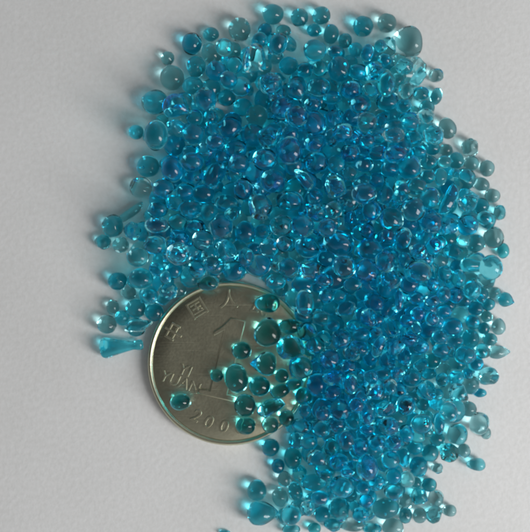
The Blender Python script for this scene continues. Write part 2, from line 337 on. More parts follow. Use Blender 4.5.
-1882 -895 412 197 101 110 1500 chip 1 pale glass_chip|slanted clear chip on the paper between bead clump and coin|glass chips among the beads
-855 -255 332 164 125 144 0 bead 7 teal glass_bead|oval teal bead, fourth out from the big bead by coin toward three o'clock|glass beads heaped on the paper
-813 3219 158 136 185 158 3500 bead 10 pale glass_bead|oval pale teal bead next to the dark corner bead toward four o'clock|glass beads heaped on the paper
-2238 -230 143 149 138 143 0 bead 6 blue glass_bead|round blue bead next to the big bead by coin toward nine o'clock|glass beads heaped on the paper
1621 -1861 677 138 138 139 0 chip 4 blue glass_chip|facetted blue chip, second out from the bright sliver toward six o'clock|glass chips among the beads
-429 1746 406 168 144 154 0 bead 1 blue glass_bead|round blue bead, fourth out from the deep blue oval toward two o'clock|glass beads heaped on the paper
3098 -359 383 135 147 142 0 bead 6 teal glass_bead|round teal bead, second out from the big edge egg toward seven o'clock|glass beads heaped on the paper
-1268 -2040 328 156 127 143 1000 bead 8 blue glass_bead|small oval dark teal bead lying alone on the coin beside the year|glass beads heaped on the paper
1101 -2935 423 155 135 144 0 bead 5 blue glass_bead|round blue bead next to the tall teal oval toward nine o'clock|glass beads heaped on the paper
3566 -1309 97 178 115 97 0 dropr 0 pale glass_drop|pointed pale teal drop, second out from the dark slanted oval toward three o'clock|pointed glass drops at the heap edge
630 -998 335 150 150 150 0 bead 7 blue glass_bead|round blue bead next to the tall upright oval toward six o'clock|glass beads heaped on the paper
-144 1412 427 188 188 188 0 bead 4 teal glass_bead|large round teal bead, third out from the crumpled chip toward nine o'clock|glass beads heaped on the paper
-351 -1271 325 148 133 140 0 bead 9 teal glass_bead|round dark bead on the coin lying across the stem of the numeral|glass beads heaped on the paper
908 556 774 131 140 137 0 bead 4 teal glass_bead|round teal bead, fourth out from the crumpled chip toward five o'clock|glass beads heaped on the paper
853 3807 141 141 141 141 0 bead 8 teal glass_bead|round teal bead next to the topmost pair toward three o'clock|glass beads heaped on the paper
1262 1670 530 143 133 137 0 bead 7 blue glass_bead|round blue bead, third out from the crumpled chip toward two o'clock|glass beads heaped on the paper
-361 2691 324 145 154 148 0 bead 4 teal glass_bead|round teal bead, fourth out from the dark corner bead toward four o'clock|glass beads heaped on the paper
1384 2375 627 142 132 137 0 bead 9 blue glass_bead|round blue bead, fifth out from the big pale drop toward seven o'clock|glass beads heaped on the paper
1666 2899 369 168 144 155 0 chip 4 blue glass_chip|facetted blue chip, second out from the big pale drop toward eight o'clock|glass chips among the beads
2766 2091 150 136 166 150 2000 bead 2 pale glass_bead|oval pale teal bead next to the clear edge bead toward ten o'clock|glass beads heaped on the paper
1263 2607 572 142 133 138 0 bead 7 deep glass_bead|round deep blue bead, fourth out from the big pale drop toward eight o'clock|glass beads heaped on the paper
1498 -2173 651 125 166 145 0 bead 3 cyan glass_bead|oval bright cyan bead, second out from the tall teal oval toward twelve o'clock|glass beads heaped on the paper
573 1278 612 85 218 92 4500 chip 0 blue glass_chip|long crumpled sparkling chip on the highest part of the heap|glass chips among the beads
1253 -1733 705 111 166 119 0 bead 11 cyan glass_bead|oval bright cyan bead next to the bright sliver toward seven o'clock|glass beads heaped on the paper
-1096 2743 144 156 136 144 0 bead 4 teal glass_bead|round teal bead next to the wide edge oval toward two o'clock|glass beads heaped on the paper
835 -2430 445 141 141 140 0 bead 7 teal glass_bead|round teal bead, third out from the glowing cyan oval toward one o'clock|glass beads heaped on the paper
1328 -3939 118 201 109 118 0 bead 7 pale glass_bead|oval pale teal bead next to the wide low oval toward eight o'clock|glass beads heaped on the paper
-1685 -701 141 141 141 141 0 bead 4 blue glass_bead|round blue bead, second out from the big bead by coin toward five o'clock|glass beads heaped on the paper
-1049 556 430 163 144 152 0 bead 7 blue glass_bead|round blue bead, fourth out from the deep blue oval toward five o'clock|glass beads heaped on the paper
1903 1931 608 161 114 137 0 bead 3 pale glass_bead|oval pale teal bead, third out from the clear edge bead toward nine o'clock|glass beads heaped on the paper
1063 1519 437 139 139 139 0 bead 2 teal glass_bead|round teal bead next to the crumpled chip toward two o'clock|glass beads heaped on the paper
526 3774 139 136 141 139 0 bead 6 teal glass_bead|round bead of the topmost pair on the heap edge, its lower neighbour smaller|glass beads heaped on the paper
770 782 576 142 133 137 0 bead 6 green glass_bead|round greenish teal bead, second out from the crumpled chip toward five o'clock|glass beads heaped on the paper
361 3044 139 146 136 138 0 bead 4 blue glass_bead|round blue bead next to the topmost pair toward six o'clock|glass beads heaped on the paper
-1600 839 407 153 125 140 0 bead 1 blue glass_bead|oval blue bead, second out from the deep blue oval toward seven o'clock|glass beads heaped on the paper
-1008 -37 400 142 142 142 0 bead 6 teal glass_bead|round teal bead, third out from the big bead by coin toward three o'clock|glass beads heaped on the paper
1023 2198 399 144 144 142 0 bead 3 blue glass_bead|round blue bead, fourth out from the crumpled chip toward one o'clock|glass beads heaped on the paper
85 -2759 138 138 138 138 0 bead 1 blue glass_bead|round dark teal bead on the paper just below the coin|glass beads heaped on the paper
-577 937 411 172 125 145 0 bead 5 teal glass_bead|oval teal bead, third out from the deep blue oval toward four o'clock|glass beads heaped on the paper
-612 3280 349 135 135 136 0 bead 5 green glass_bead|round greenish teal bead next to the dark corner bead toward three o'clock|glass beads heaped on the paper
-1339 2047 368 173 125 147 0 chip 3 teal glass_chip|facetted teal chip next to the big dark oval toward two o'clock|glass chips among the beads
-540 2761 518 133 133 134 0 bead 5 teal glass_bead|round teal bead, third out from the dark corner bead toward four o'clock|glass beads heaped on the paper
1923 -1190 593 125 139 132 0 chip 0 blue glass_chip|facetted blue chip next to the bright sliver toward three o'clock|glass chips among the beads
1512 -768 610 139 125 132 0 chip 3 blue glass_chip|facetted blue chip next to the bright sliver toward eleven o'clock|glass chips among the beads
3124 -1101 138 129 149 137 0 bead 10 blue glass_bead|round blue bead, second out from the dark slanted oval toward two o'clock|glass beads heaped on the paper
727 1799 575 142 123 132 0 bead 10 cyan glass_bead|round bright cyan bead, second out from the crumpled chip toward one o'clock|glass beads heaped on the paper
1024 -1636 621 155 113 133 0 chip 6 deep glass_chip|facetted deep blue chip, second out from the bright sliver toward eight o'clock|glass chips among the beads
-840 814 373 140 140 140 0 bead 9 pale glass_bead|round pale teal bead, third out from the deep blue oval toward five o'clock|glass beads heaped on the paper
1002 3521 135 117 156 135 -1000 bead 5 teal glass_bead|oval teal bead, second out from the topmost pair toward four o'clock|glass beads heaped on the paper
-1442 -372 408 141 127 134 0 bead 3 teal glass_bead|round teal bead next to the big bead by coin toward four o'clock|glass beads heaped on the paper
-586 2559 133 146 127 133 0 bead 9 blue glass_bead|round blue bead, second out from the dark corner bead toward five o'clock|glass beads heaped on the paper
554 -2398 367 155 113 133 -1000 bead 7 blue glass_bead|oval blue bead, second out from the glowing cyan oval toward one o'clock|glass beads heaped on the paper
229 -3515 133 120 149 133 1500 bead 9 pale glass_bead|oval pale teal bead next to the low pointed drop toward two o'clock|glass beads heaped on the paper
1822 -1422 320 140 140 140 0 chip 3 blue glass_chip|facetted blue chip next to the bright sliver toward five o'clock|glass chips among the beads
2250 1186 478 153 126 138 0 bead 0 teal glass_bead|oval teal bead, second out from the long glass rod toward ten o'clock|glass beads heaped on the paper
368 -908 323 166 115 138 0 bead 8 teal glass_bead|oval teal bead next to the pale coin bead toward three o'clock|glass beads heaped on the paper
-279 126 595 118 142 130 0 bead 0 blue glass_bead|oval blue bead, fourth out from the tall upright oval toward ten o'clock|glass beads heaped on the paper
-728 1826 601 142 118 130 0 bead 8 deep glass_bead|oval deep blue bead, third out from the deep blue oval toward two o'clock|glass beads heaped on the paper
1833 -940 346 146 146 146 0 chip 3 blue glass_chip|facetted blue chip next to the bright sliver toward one o'clock|glass chips among the beads
1677 1688 437 163 124 141 0 bead 7 blue glass_bead|oval blue bead, fourth out from the milky green bead toward twelve o'clock|glass beads heaped on the paper
2821 216 351 127 136 131 0 chip 1 blue glass_chip|facetted blue chip, second out from the bright cyan oval toward two o'clock|glass chips among the beads
1482 1518 364 144 120 130 0 bead 11 teal glass_bead|oval teal bead, fourth out from the milky green bead toward eleven o'clock|glass beads heaped on the paper
3119 1803 133 128 138 133 0 bead 3 pale glass_bead|pale clear round bead standing out on the outer edge|glass beads heaped on the paper
1942 -3970 150 158 143 150 0 bead 4 pale glass_bead|round pale teal bead next to the wide low oval toward five o'clock|glass beads heaped on the paper
2510 -2839 133 129 138 133 0 bead 9 blue glass_bead|round blue bead next to the deep blue bead toward one o'clock|glass beads heaped on the paper
3189 349 145 156 138 145 0 bead 8 teal glass_bead|round teal bead next to the big edge egg toward eleven o'clock|glass beads heaped on the paper
-1132 -165 164 165 165 164 0 bead 0 teal glass_bead|large round teal bead, second out from the big bead by coin toward three o'clock|glass beads heaped on the paper
-1980 528 399 125 134 131 0 bead 3 blue glass_bead|round blue bead next to the shadowed edge bead toward three o'clock|glass beads heaped on the paper
659 -2632 389 130 130 130 0 bead 1 blue glass_bead|round blue bead next to the glowing cyan oval toward two o'clock|glass beads heaped on the paper
563 -283 397 163 125 141 0 bead 4 teal glass_bead|oval teal bead next to the tall upright oval toward twelve o'clock|glass beads heaped on the paper
2089 2988 374 134 125 131 0 bead 6 teal glass_bead|round teal bead, second out from the big pale drop toward six o'clock|glass beads heaped on the paper
-336 2413 137 146 136 137 0 bead 4 blue glass_bead|round blue bead, third out from the dark corner bead toward five o'clock|glass beads heaped on the paper
-879 1706 416 163 134 147 0 bead 5 teal glass_bead|oval teal bead, second out from the deep blue oval toward two o'clock|glass beads heaped on the paper
875 -213 662 141 113 127 0 bead 11 cyan glass_bead|oval bright cyan bead next to the tall upright oval toward one o'clock|glass beads heaped on the paper
1783 1050 492 114 143 127 -3000 bead 2 blue glass_bead|oval blue bead next to the milky green bead toward twelve o'clock|glass beads heaped on the paper
1845 -650 420 141 141 139 0 chip 0 blue glass_chip|facetted blue chip, second out from the bright sliver toward one o'clock|glass chips among the beads
-1053 1340 343 144 135 139 0 bead 3 blue glass_bead|round blue bead next to the deep blue oval toward four o'clock|glass beads heaped on the paper
590 -1957 320 135 135 135 0 bead 8 blue glass_bead|round blue bead, second out from the glowing cyan oval toward twelve o'clock|glass beads heaped on the paper
1860 1455 395 153 115 132 0 bead 0 blue glass_bead|oval blue bead, second out from the milky green bead toward twelve o'clock|glass beads heaped on the paper
1018 831 530 124 133 128 0 bead 8 pale glass_bead|round pale teal bead, third out from the crumpled chip toward five o'clock|glass beads heaped on the paper
1396 2906 348 144 125 134 0 bead 1 cyan glass_bead|round bright cyan bead, third out from the big pale drop toward eight o'clock|glass beads heaped on the paper
737 1032 384 125 144 132 -3000 bead 8 teal glass_bead|round teal bead next to the crumpled chip toward five o'clock|glass beads heaped on the paper
465 1159 171 171 171 171 0 bead 4 cyan glass_bead|large round bright cyan bead next to the crumpled chip toward seven o'clock|glass beads heaped on the paper
1415 -2674 572 125 134 130 0 bead 1 blue glass_bead|round blue bead next to the tall teal oval toward eleven o'clock|glass beads heaped on the paper
80 -2384 313 128 128 128 0 bead 9 teal glass_bead|round teal bead next to the glowing cyan oval toward eleven o'clock|glass beads heaped on the paper
-2189 318 129 132 127 129 0 bead 11 pale glass_bead|round pale teal bead next to the shadowed edge bead toward five o'clock|glass beads heaped on the paper
-1305 657 425 134 124 129 0 bead 1 green glass_bead|round greenish teal bead, third out from the deep blue oval toward six o'clock|glass beads heaped on the paper
2897 -192 314 119 142 130 0 bead 10 blue glass_bead|oval blue bead, second out from the big edge egg toward eight o'clock|glass beads heaped on the paper
2262 211 643 124 124 125 0 bead 8 green glass_bead|round greenish teal bead next to the bright cyan oval toward twelve o'clock|glass beads heaped on the paper
1660 -2625 543 126 126 126 0 bead 7 blue glass_bead|round blue bead next to the tall teal oval toward one o'clock|glass beads heaped on the paper
820 -3472 360 141 113 127 0 bead 0 teal glass_bead|oval teal bead, third out from the glowing cyan oval toward five o'clock|glass beads heaped on the paper
1923 -3379 419 141 113 126 0 bead 3 teal glass_bead|oval teal bead next to the wide low oval toward one o'clock|glass beads heaped on the paper
1675 -1189 605 89 173 96 -2500 bead 8 cyan glass_bead|bright slanted sliver of a bead low on the heap|glass beads heaped on the paper
2496 289 552 116 134 125 0 bead 4 blue glass_bead|round blue bead next to the bright cyan oval toward one o'clock|glass beads heaped on the paper
1208 -637 408 155 101 110 2500 bead 3 teal glass_bead|small oval teal bead next to the tall upright oval toward three o'clock|glass beads heaped on the paper
2134 -272 549 149 149 149 0 bead 1 deep glass_bead|round deep blue bead next to the bright cyan oval toward seven o'clock|glass beads heaped on the paper
1003 -1879 567 126 126 125 0 bead 0 deep glass_bead|round deep blue bead, fourth out from the bright sliver toward seven o'clock|glass beads heaped on the paper
229 -1879 313 153 107 128 1500 bead 1 teal glass_bead|oval teal bead next to the pale coin bead toward six o'clock|glass beads heaped on the paper
1904 -2609 560 126 126 127 0 bead 6 blue glass_bead|round blue bead, second out from the deep blue bead toward ten o'clock|glass beads heaped on the paper
-1289 397 395 149 149 149 0 bead 5 blue glass_bead|round blue bead, second out from the big bead by coin toward one o'clock|glass beads heaped on the paper
293 326 549 123 123 123 0 bead 1 pale glass_bead|round pale teal bead, third out from the tall upright oval toward eleven o'clock|glass beads heaped on the paper
920 109 376 134 125 128 0 bead 1 blue glass_bead|round blue bead, second out from the tall upright oval toward one o'clock|glass beads heaped on the paper
-789 27 643 123 123 125 0 bead 5 teal glass_bead|round teal bead, fifth out from the big bead by coin toward three o'clock|glass beads heaped on the paper
2015 1135 646 123 123 123 0 chip 4 cyan glass_chip|facetted bright cyan chip next to the milky green bead toward one o'clock|glass chips among the beads
2103 2610 435 115 134 125 0 bead 9 pale glass_bead|round pale teal bead, fourth out from the big pale drop toward six o'clock|glass beads heaped on the paper
2110 -2509 401 118 135 127 0 bead 7 blue glass_bead|round blue bead next to the deep blue bead toward eleven o'clock|glass beads heaped on the paper
2637 -1255 378 141 113 126 0 bead 0 teal glass_bead|dark slanted oval bead on the lower outer slope|glass beads heaped on the paper
-457 3015 335 120 135 127 0 bead 1 cyan glass_bead|round bright cyan bead, second out from the dark corner bead toward four o'clock|glass beads heaped on the paper
2583 -3774 127 127 127 127 0 chip 6 teal glass_chip|facetted teal chip, second out from the wide low oval toward three o'clock|glass chips among the beads
-31 2524 149 136 170 148 0 bead 2 blue glass_bead|oval blue bead, fourth out from the top edge bead toward six o'clock|glass beads heaped on the paper
1031 -173 401 190 190 190 0 bead 8 blue glass_bead|large round blue bead, second out from the tall upright oval toward two o'clock|glass beads heaped on the paper
465 -3428 112 103 158 112 2000 bead 8 teal glass_bead|small oval teal bead next to the glowing cyan oval toward six o'clock|glass beads heaped on the paper
1050 1770 190 190 190 190 0 bead 11 blue glass_bead|large round blue bead, second out from the crumpled chip toward two o'clock|glass beads heaped on the paper
1430 -1018 493 135 112 122 0 bead 6 blue glass_bead|small oval blue bead next to the bright sliver toward ten o'clock|glass beads heaped on the paper
2356 -3507 124 121 129 124 0 chip 5 blue glass_chip|small facetted blue chip next to the deep blue bead toward six o'clock|glass chips among the beads
3073 15 402 153 99 107 0 rod 1 teal glass_rod|short teal rod next to the big edge egg toward nine o'clock|glass rods among the beads
-2057 805 74 68 254 74 -5500 rod 1 pale glass_rod|short pale teal rod next to the shadowed edge bead toward two o'clock|glass rods among the beads
3207 -3017 124 149 103 124 0 egg 3 teal glass_bead|egg shaped bead lying alone on the paper off the lower slope|glass beads heaped on the paper
2597 -3532 123 121 126 123 0 bead 7 pale glass_bead|small round pale teal bead, second out from the deep blue bead toward five o'clock|glass beads heaped on the paper
3681 -520 102 126 121 102 -2000 dropr 0 blue glass_drop|small pointed blue drop next to the big edge egg toward five o'clock|pointed glass drops at the heap edge
1299 -281 468 143 105 122 0 bead 9 green glass_bead|small oval greenish teal bead, third out from the tall upright oval toward two o'clock|glass beads heaped on the paper
1004 -2718 323 113 142 125 0 bead 1 green glass_bead|oval greenish teal bead next to the tall teal oval toward ten o'clock|glass beads heaped on the paper
869 -3776 124 121 129 124 0 bead 5 blue glass_bead|small round blue bead, third out from the low pointed drop toward three o'clock|glass beads heaped on the paper
-34 514 385 134 115 123 0 bead 3 blue glass_bead|small round blue bead, fourth out from the crumpled chip toward seven o'clock|glass beads heaped on the paper
817 2942 430 120 120 120 0 bead 9 cyan glass_bead|small round bright cyan bead, second out from the topmost pair toward five o'clock|glass beads heaped on the paper
325 -2287 306 115 128 121 0 bead 4 teal glass_bead|small round teal bead next to the glowing cyan oval toward twelve o'clock|glass beads heaped on the paper
599 2946 303 135 116 124 0 bead 9 blue glass_bead|small round blue bead, second out from the topmost pair toward six o'clock|glass beads heaped on the paper
2418 2250 335 125 116 121 0 bead 3 pale glass_bead|small round pale teal bead, third out from the clear edge bead toward ten o'clock|glass beads heaped on the paper
1286 2221 384 134 134 133 0 bead 0 deep glass_bead|round deep blue bead, fifth out from the crumpled chip toward one o'clock|glass beads heaped on the paper
-1183 1097 422 124 115 120 0 bead 5 blue glass_bead|small round blue bead next to the deep blue oval toward five o'clock|glass beads heaped on the paper
1070 -2353 541 126 140 132 0 bead 8 blue glass_bead|round blue bead, third out from the tall teal oval toward eleven o'clock|glass beads heaped on the paper
1652 -550 584 111 125 118 0 bead 6 blue glass_bead|small round blue bead next to the bright sliver toward twelve o'clock|glass beads heaped on the paper
3374 1486 121 115 129 121 0 bead 5 pale glass_bead|small round pale teal bead next to the clear edge bead toward five o'clock|glass beads heaped on the paper
1285 -1285 578 125 112 118 0 bead 3 green glass_bead|small round greenish teal bead next to the bright sliver toward nine o'clock|glass beads heaped on the paper
1434 -3735 337 127 113 121 0 bead 5 blue glass_bead|small round blue bead, second out from the wide low oval toward nine o'clock|glass beads heaped on the paper
2158 2114 495 133 105 120 0 bead 6 cyan glass_bead|small oval bright cyan bead, fourth out from the clear edge bead toward ten o'clock|glass beads heaped on the paper
1336 -2025 806 115 115 117 0 bead 6 blue glass_bead|small round blue bead, third out from the bright sliver toward seven o'clock|glass beads heaped on the paper
2452 1556 332 135 106 119 0 bead 1 green glass_bead|small oval greenish teal bead, second out from the long glass rod toward eleven o'clock|glass beads heaped on the paper
1357 -1935 500 180 180 180 0 bead 0 teal glass_bead|large round teal bead, second out from the bright sliver toward seven o'clock|glass beads heaped on the paper
-1061 2221 342 128 128 128 0 bead 7 blue glass_bead|round blue bead, second out from the big dark oval toward two o'clock|glass beads heaped on the paper
2301 2832 349 87 164 93 -3500 rod 2 teal glass_rod|short teal rod, third out from the big pale drop toward six o'clock|glass rods among the beads
851 -2133 445 167 167 167 0 bead 5 blue glass_bead|large round blue bead, fifth out from the glowing cyan oval toward one o'clock|glass beads heaped on the paper
2136 -1082 552 126 112 118 0 bead 4 blue glass_bead|small round blue bead, second out from the bright sliver toward three o'clock|glass beads heaped on the paper
3112 -1805 145 145 145 145 0 bead 6 pale glass_bead|round pale teal bead, second out from the dark slanted oval toward five o'clock|glass beads heaped on the paper
1932 -3158 333 119 119 119 0 bead 9 blue glass_bead|small round blue bead next to the deep blue bead toward eight o'clock|glass beads heaped on the paper
1662 -3231 429 135 118 127 0 bead 9 blue glass_bead|round blue bead, second out from the tall teal oval toward five o'clock|glass beads heaped on the paper
2672 -113 438 117 117 117 0 bead 5 blue glass_bead|small round blue bead next to the bright cyan oval toward three o'clock|glass beads heaped on the paper
1830 -346 338 144 144 144 0 bead 1 teal glass_bead|round teal bead next to the bright cyan oval toward eight o'clock|glass beads heaped on the paper
2147 -3216 248 114 128 121 0 bead 2 pale glass_bead|small round pale teal bead next to the deep blue bead toward seven o'clock|glass beads heaped on the paper
-1353 944 370 134 115 125 0 chip 2 blue glass_chip|facetted blue chip, second out from the deep blue oval toward six o'clock|glass chips among the beads
2852 -442 348 127 127 127 0 bead 1 blue glass_bead|round blue bead, second out from the bright cyan oval toward four o'clock|glass beads heaped on the paper
1230 -1502 532 126 112 118 0 bead 0 blue glass_bead|small round blue bead next to the bright sliver toward eight o'clock|glass beads heaped on the paper
3550 -922 119 109 129 119 0 bead 2 pale glass_bead|small oval pale teal bead next to the big edge egg toward six o'clock|glass beads heaped on the paper
713 2400 474 124 114 118 0 bead 8 blue glass_bead|small round blue bead, third out from the crumpled chip toward twelve o'clock|glass beads heaped on the paper
1673 1289 363 135 115 123 0 bead 11 blue glass_bead|small round blue bead, second out from the milky green bead toward eleven o'clock|glass beads heaped on the paper
1006 2530 314 135 106 118 0 bead 6 blue glass_bead|small oval blue bead, sixth out from the topmost pair toward five o'clock|glass beads heaped on the paper
856 -785 339 127 108 115 0 bead 6 pale glass_bead|small oval pale teal bead next to the tall upright oval toward four o'clock|glass beads heaped on the paper
2960 -750 134 134 134 134 0 bead 4 pale glass_bead|round pale teal bead, second out from the dark slanted oval toward one o'clock|glass beads heaped on the paper
1678 1959 383 163 134 147 0 bead 8 teal glass_bead|oval teal bead, fifth out from the milky green bead toward twelve o'clock|glass beads heaped on the paper
2908 1603 123 119 129 123 0 bead 2 teal glass_bead|small round teal bead next to the clear edge bead toward eight o'clock|glass beads heaped on the paper
1517 1847 541 114 114 114 0 bead 5 blue glass_bead|small round blue bead, fifth out from the crumpled chip toward two o'clock|glass beads heaped on the paper
-468 788 580 114 114 114 0 chip 6 cyan glass_chip|small facetted bright cyan chip, fourth out from the deep blue oval toward four o'clock|glass chips among the beads
1516 527 491 114 114 114 0 bead 1 blue glass_bead|small round blue bead next to the milky green bead toward eight o'clock|glass beads heaped on the paper
-77 3389 338 120 120 121 0 bead 2 teal glass_bead|small round teal bead next to the top edge bead toward seven o'clock|glass beads heaped on the paper
1850 -1798 546 106 126 115 0 bead 7 pale glass_bead|small oval pale teal bead, fourth out from the bright sliver toward five o'clock|glass beads heaped on the paper
1789 438 669 113 113 114 0 bead 0 blue glass_bead|small round blue bead next to the milky green bead toward seven o'clock|glass beads heaped on the paper
2873 -1680 302 128 113 121 0 bead 6 teal glass_bead|small round teal bead next to the dark slanted oval toward five o'clock|glass beads heaped on the paper
2653 -420 521 106 126 116 0 bead 0 teal glass_bead|small oval teal bead next to the bright cyan oval toward four o'clock|glass beads heaped on the paper
3140 1561 119 119 119 119 0 bead 1 pale glass_bead|small round pale teal bead next to the clear edge bead toward six o'clock|glass beads heaped on the paper
1330 -2296 493 126 126 126 0 bead 3 blue glass_bead|round blue bead next to the tall teal oval toward twelve o'clock|glass beads heaped on the paper
293 -3242 117 109 126 117 0 bead 11 pale glass_bead|small round pale teal bead next to the glowing cyan oval toward seven o'clock|glass beads heaped on the paper
508 -3161 123 123 123 123 0 chip 3 cyan glass_chip|small facetted bright cyan chip next to the glowing cyan oval toward five o'clock|glass chips among the beads
2372 2622 116 127 107 116 0 bead 7 blue glass_bead|small oval blue bead, fifth out from the big pale drop toward six o'clock|glass beads heaped on the paper
2644 1343 250 100 137 116 0 bead 5 pale glass_bead|small oval pale teal bead next to the long glass rod toward eleven o'clock|glass beads heaped on the paper
-2168 -790 117 115 121 117 0 bead 6 teal glass_bead|small round teal bead next to the flared tube toward twelve o'clock|glass beads heaped on the paper
919 -449 422 113 113 112 0 bead 8 blue glass_bead|small round blue bead next to the tall upright oval toward two o'clock|glass beads heaped on the paper
-1961 2036 115 117 112 115 0 bead 5 teal glass_bead|small round teal bead next to the big dark oval toward nine o'clock|glass beads heaped on the paper
1269 1387 411 114 114 114 0 bead 0 pale glass_bead|small round pale teal bead, third out from the crumpled chip toward three o'clock|glass beads heaped on the paper
-1716 -462 392 113 113 113 0 bead 10 teal glass_bead|small round teal bead next to the big bead by coin toward five o'clock|glass beads heaped on the paper
2352 -3794 114 109 121 114 0 bead 2 pale glass_bead|small round pale teal bead next to the wide low oval toward three o'clock|glass beads heaped on the paper
2460 -780 606 111 111 112 0 bead 11 teal glass_bead|small round teal bead, second out from the dark slanted oval toward eleven o'clock|glass beads heaped on the paper
747 3585 114 122 107 114 0 bead 11 blue glass_bead|small round blue bead next to the topmost pair toward four o'clock|glass beads heaped on the paper
850 -2164 712 111 111 112 0 bead 8 teal glass_bead|small round teal bead, fourth out from the glowing cyan oval toward one o'clock|glass beads heaped on the paper
-824 3526 114 122 107 114 0 bead 4 teal glass_bead|small round teal bead next to the dark corner bead toward two o'clock|glass beads heaped on the paper
-1369 -69 337 125 125 124 0 bead 1 blue glass_bead|small round blue bead next to the big bead by coin toward three o'clock|glass beads heaped on the paper
-2464 367 115 117 112 115 0 bead 3 teal glass_bead|small round teal bead next to the shadowed edge bead toward seven o'clock|glass beads heaped on the paper
3457 1070 115 119 110 115 0 bead 5 pale glass_bead|small round pale teal bead, third out from the long glass rod toward three o'clock|glass beads heaped on the paper
2259 -710 574 112 112 112 0 bead 5 blue glass_bead|small round blue bead next to the bright cyan oval toward six o'clock|glass beads heaped on the paper
2442 -946 319 145 145 145 0 bead 7 blue glass_bead|round blue bead next to the dark slanted oval toward eleven o'clock|glass beads heaped on the paper
1574 2626 377 120 106 112 0 chip 5 teal glass_chip|small facetted teal chip, second out from the big pale drop toward seven o'clock|glass chips among the beads
641 -3631 344 108 119 114 0 bead 9 pale glass_bead|small round pale teal bead, second out from the low pointed drop toward three o'clock|glass beads heaped on the paper
1567 -1641 582 111 111 112 0 bead 10 teal glass_bead|small round teal bead next to the bright sliver toward six o'clock|glass beads heaped on the paper
382 1969 522 127 127 127 0 bead 6 teal glass_bead|round teal bead, third out from the crumpled chip toward eleven o'clock|glass beads heaped on the paper
3028 1317 166 166 166 166 0 bead 0 teal glass_bead|large round teal bead next to the long glass rod toward one o'clock|glass beads heaped on the paper
2100 -1366 294 114 128 118 0 bead 3 blue glass_bead|small round blue bead next to the bright sliver toward four o'clock|glass beads heaped on the paper
1534 3184 400 91 134 98 -1000 bead 5 blue glass_bead|small oval blue bead next to the big pale drop toward nine o'clock|glass beads heaped on the paper
2134 -3792 113 101 129 113 0 bead 0 teal glass_bead|small oval teal bead next to the wide low oval toward four o'clock|glass beads heaped on the paper
2080 2402 334 125 106 115 0 bead 3 deep glass_bead|small oval deep blue bead, sixth out from the big pale drop toward six o'clock|glass beads heaped on the paper
-1610 -51 385 115 115 115 0 chip 1 blue glass_chip|small facetted blue chip next to the big bead by coin toward two o'clock|glass chips among the beads
2270 3025 160 160 160 160 0 chip 0 pale glass_chip|facetted pale teal chip next to the big pale drop toward six o'clock|glass chips among the beads
2602 2901 112 117 107 112 0 bead 7 pale glass_bead|small round pale teal bead next to the big pale drop toward five o'clock|glass beads heaped on the paper
2108 -2910 119 100 144 119 0 bead 3 blue glass_bead|small oval blue bead next to the deep blue bead toward ten o'clock|glass beads heaped on the paper
500 -2653 134 134 134 134 0 chip 5 blue glass_chip|facetted blue chip next to the glowing cyan oval toward one o'clock|glass chips among the beads
454 -486 148 147 147 147 0 bead 4 green glass_bead|round greenish teal bead next to the tall upright oval toward ten o'clock|glass beads heaped on the paper
-811 2028 411 120 120 119 0 chip 3 teal glass_chip|small facetted teal chip next to the deep blue oval toward one o'clock|glass chips among the beads
2252 1932 302 125 106 115 0 chip 5 cyan glass_chip|small facetted bright cyan chip next to the clear edge bead toward nine o'clock|glass chips among the beads
1220 3428 112 107 117 112 0 bead 6 teal glass_bead|small round teal bead, third out from the topmost pair toward four o'clock|glass beads heaped on the paper
2599 -1052 475 112 107 109 0 bead 10 teal glass_bead|small round teal bead next to the dark slanted oval toward twelve o'clock|glass beads heaped on the paper
438 1504 385 161 161 161 0 bead 9 cyan glass_bead|large round bright cyan bead next to the crumpled chip toward eleven o'clock|glass beads heaped on the paper
2496 -3329 112 115 109 112 0 bead 5 blue glass_bead|small round blue bead next to the deep blue bead toward five o'clock|glass beads heaped on the paper
2632 73 319 118 118 117 0 bead 8 pale glass_bead|small round pale teal bead next to the bright cyan oval toward two o'clock|glass beads heaped on the paper
2852 -1130 315 128 99 112 0 bead 10 pale glass_bead|small oval pale teal bead next to the dark slanted oval toward two o'clock|glass beads heaped on the paper
3385 -184 155 155 155 155 0 chip 6 teal glass_chip|facetted teal chip next to the big edge egg toward seven o'clock|glass chips among the beads
2346 -1491 343 109 109 109 0 chip 6 blue glass_chip|small facetted blue chip next to the dark slanted oval toward eight o'clock|glass chips among the beads
1452 1245 470 135 135 135 0 chip 6 blue glass_chip|facetted blue chip, third out from the milky green bead toward eleven o'clock|glass chips among the beads
1766 2224 333 116 106 110 0 chip 6 blue glass_chip|small facetted blue chip, fourth out from the big pale drop toward seven o'clock|glass chips among the beads
1539 -270 373 149 149 149 0 chip 3 blue glass_chip|facetted blue chip, third out from the bright cyan oval toward nine o'clock|glass chips among the beads
1218 2437 256 136 136 136 0 chip 6 green glass_chip|facetted greenish teal chip, sixth out from the crumpled chip toward one o'clock|glass chips among the beads
3010 1342 427 99 108 105 0 chip 1 blue glass_chip|small facetted blue chip, second out from the clear edge bead toward six o'clock|glass chips among the beads
1948 -1580 558 106 98 102 0 chip 0 blue glass_chip|small facetted blue chip, third out from the bright sliver toward five o'clock|glass chips among the beads
1009 2748 160 160 160 160 0 chip 6 teal glass_chip|large facetted teal chip, fifth out from the topmost pair toward five o'clock|glass chips among the beads
2718 -1604 132 132 132 132 0 chip 6 pale glass_chip|facetted pale teal chip next to the dark slanted oval toward six o'clock|glass chips among the beads
2051 1812 378 141 141 141 0 chip 3 blue glass_chip|facetted blue chip, second out from the clear edge bead toward nine o'clock|glass chips among the beads
1380 -3065 390 178 178 178 0 chip 1 blue glass_chip|large facetted blue chip next to the tall teal oval toward eight o'clock|glass chips among the beads
2093 -987 338 129 129 129 0 chip 3 teal glass_chip|facetted teal chip next to the bright sliver toward two o'clock|glass chips among the beads
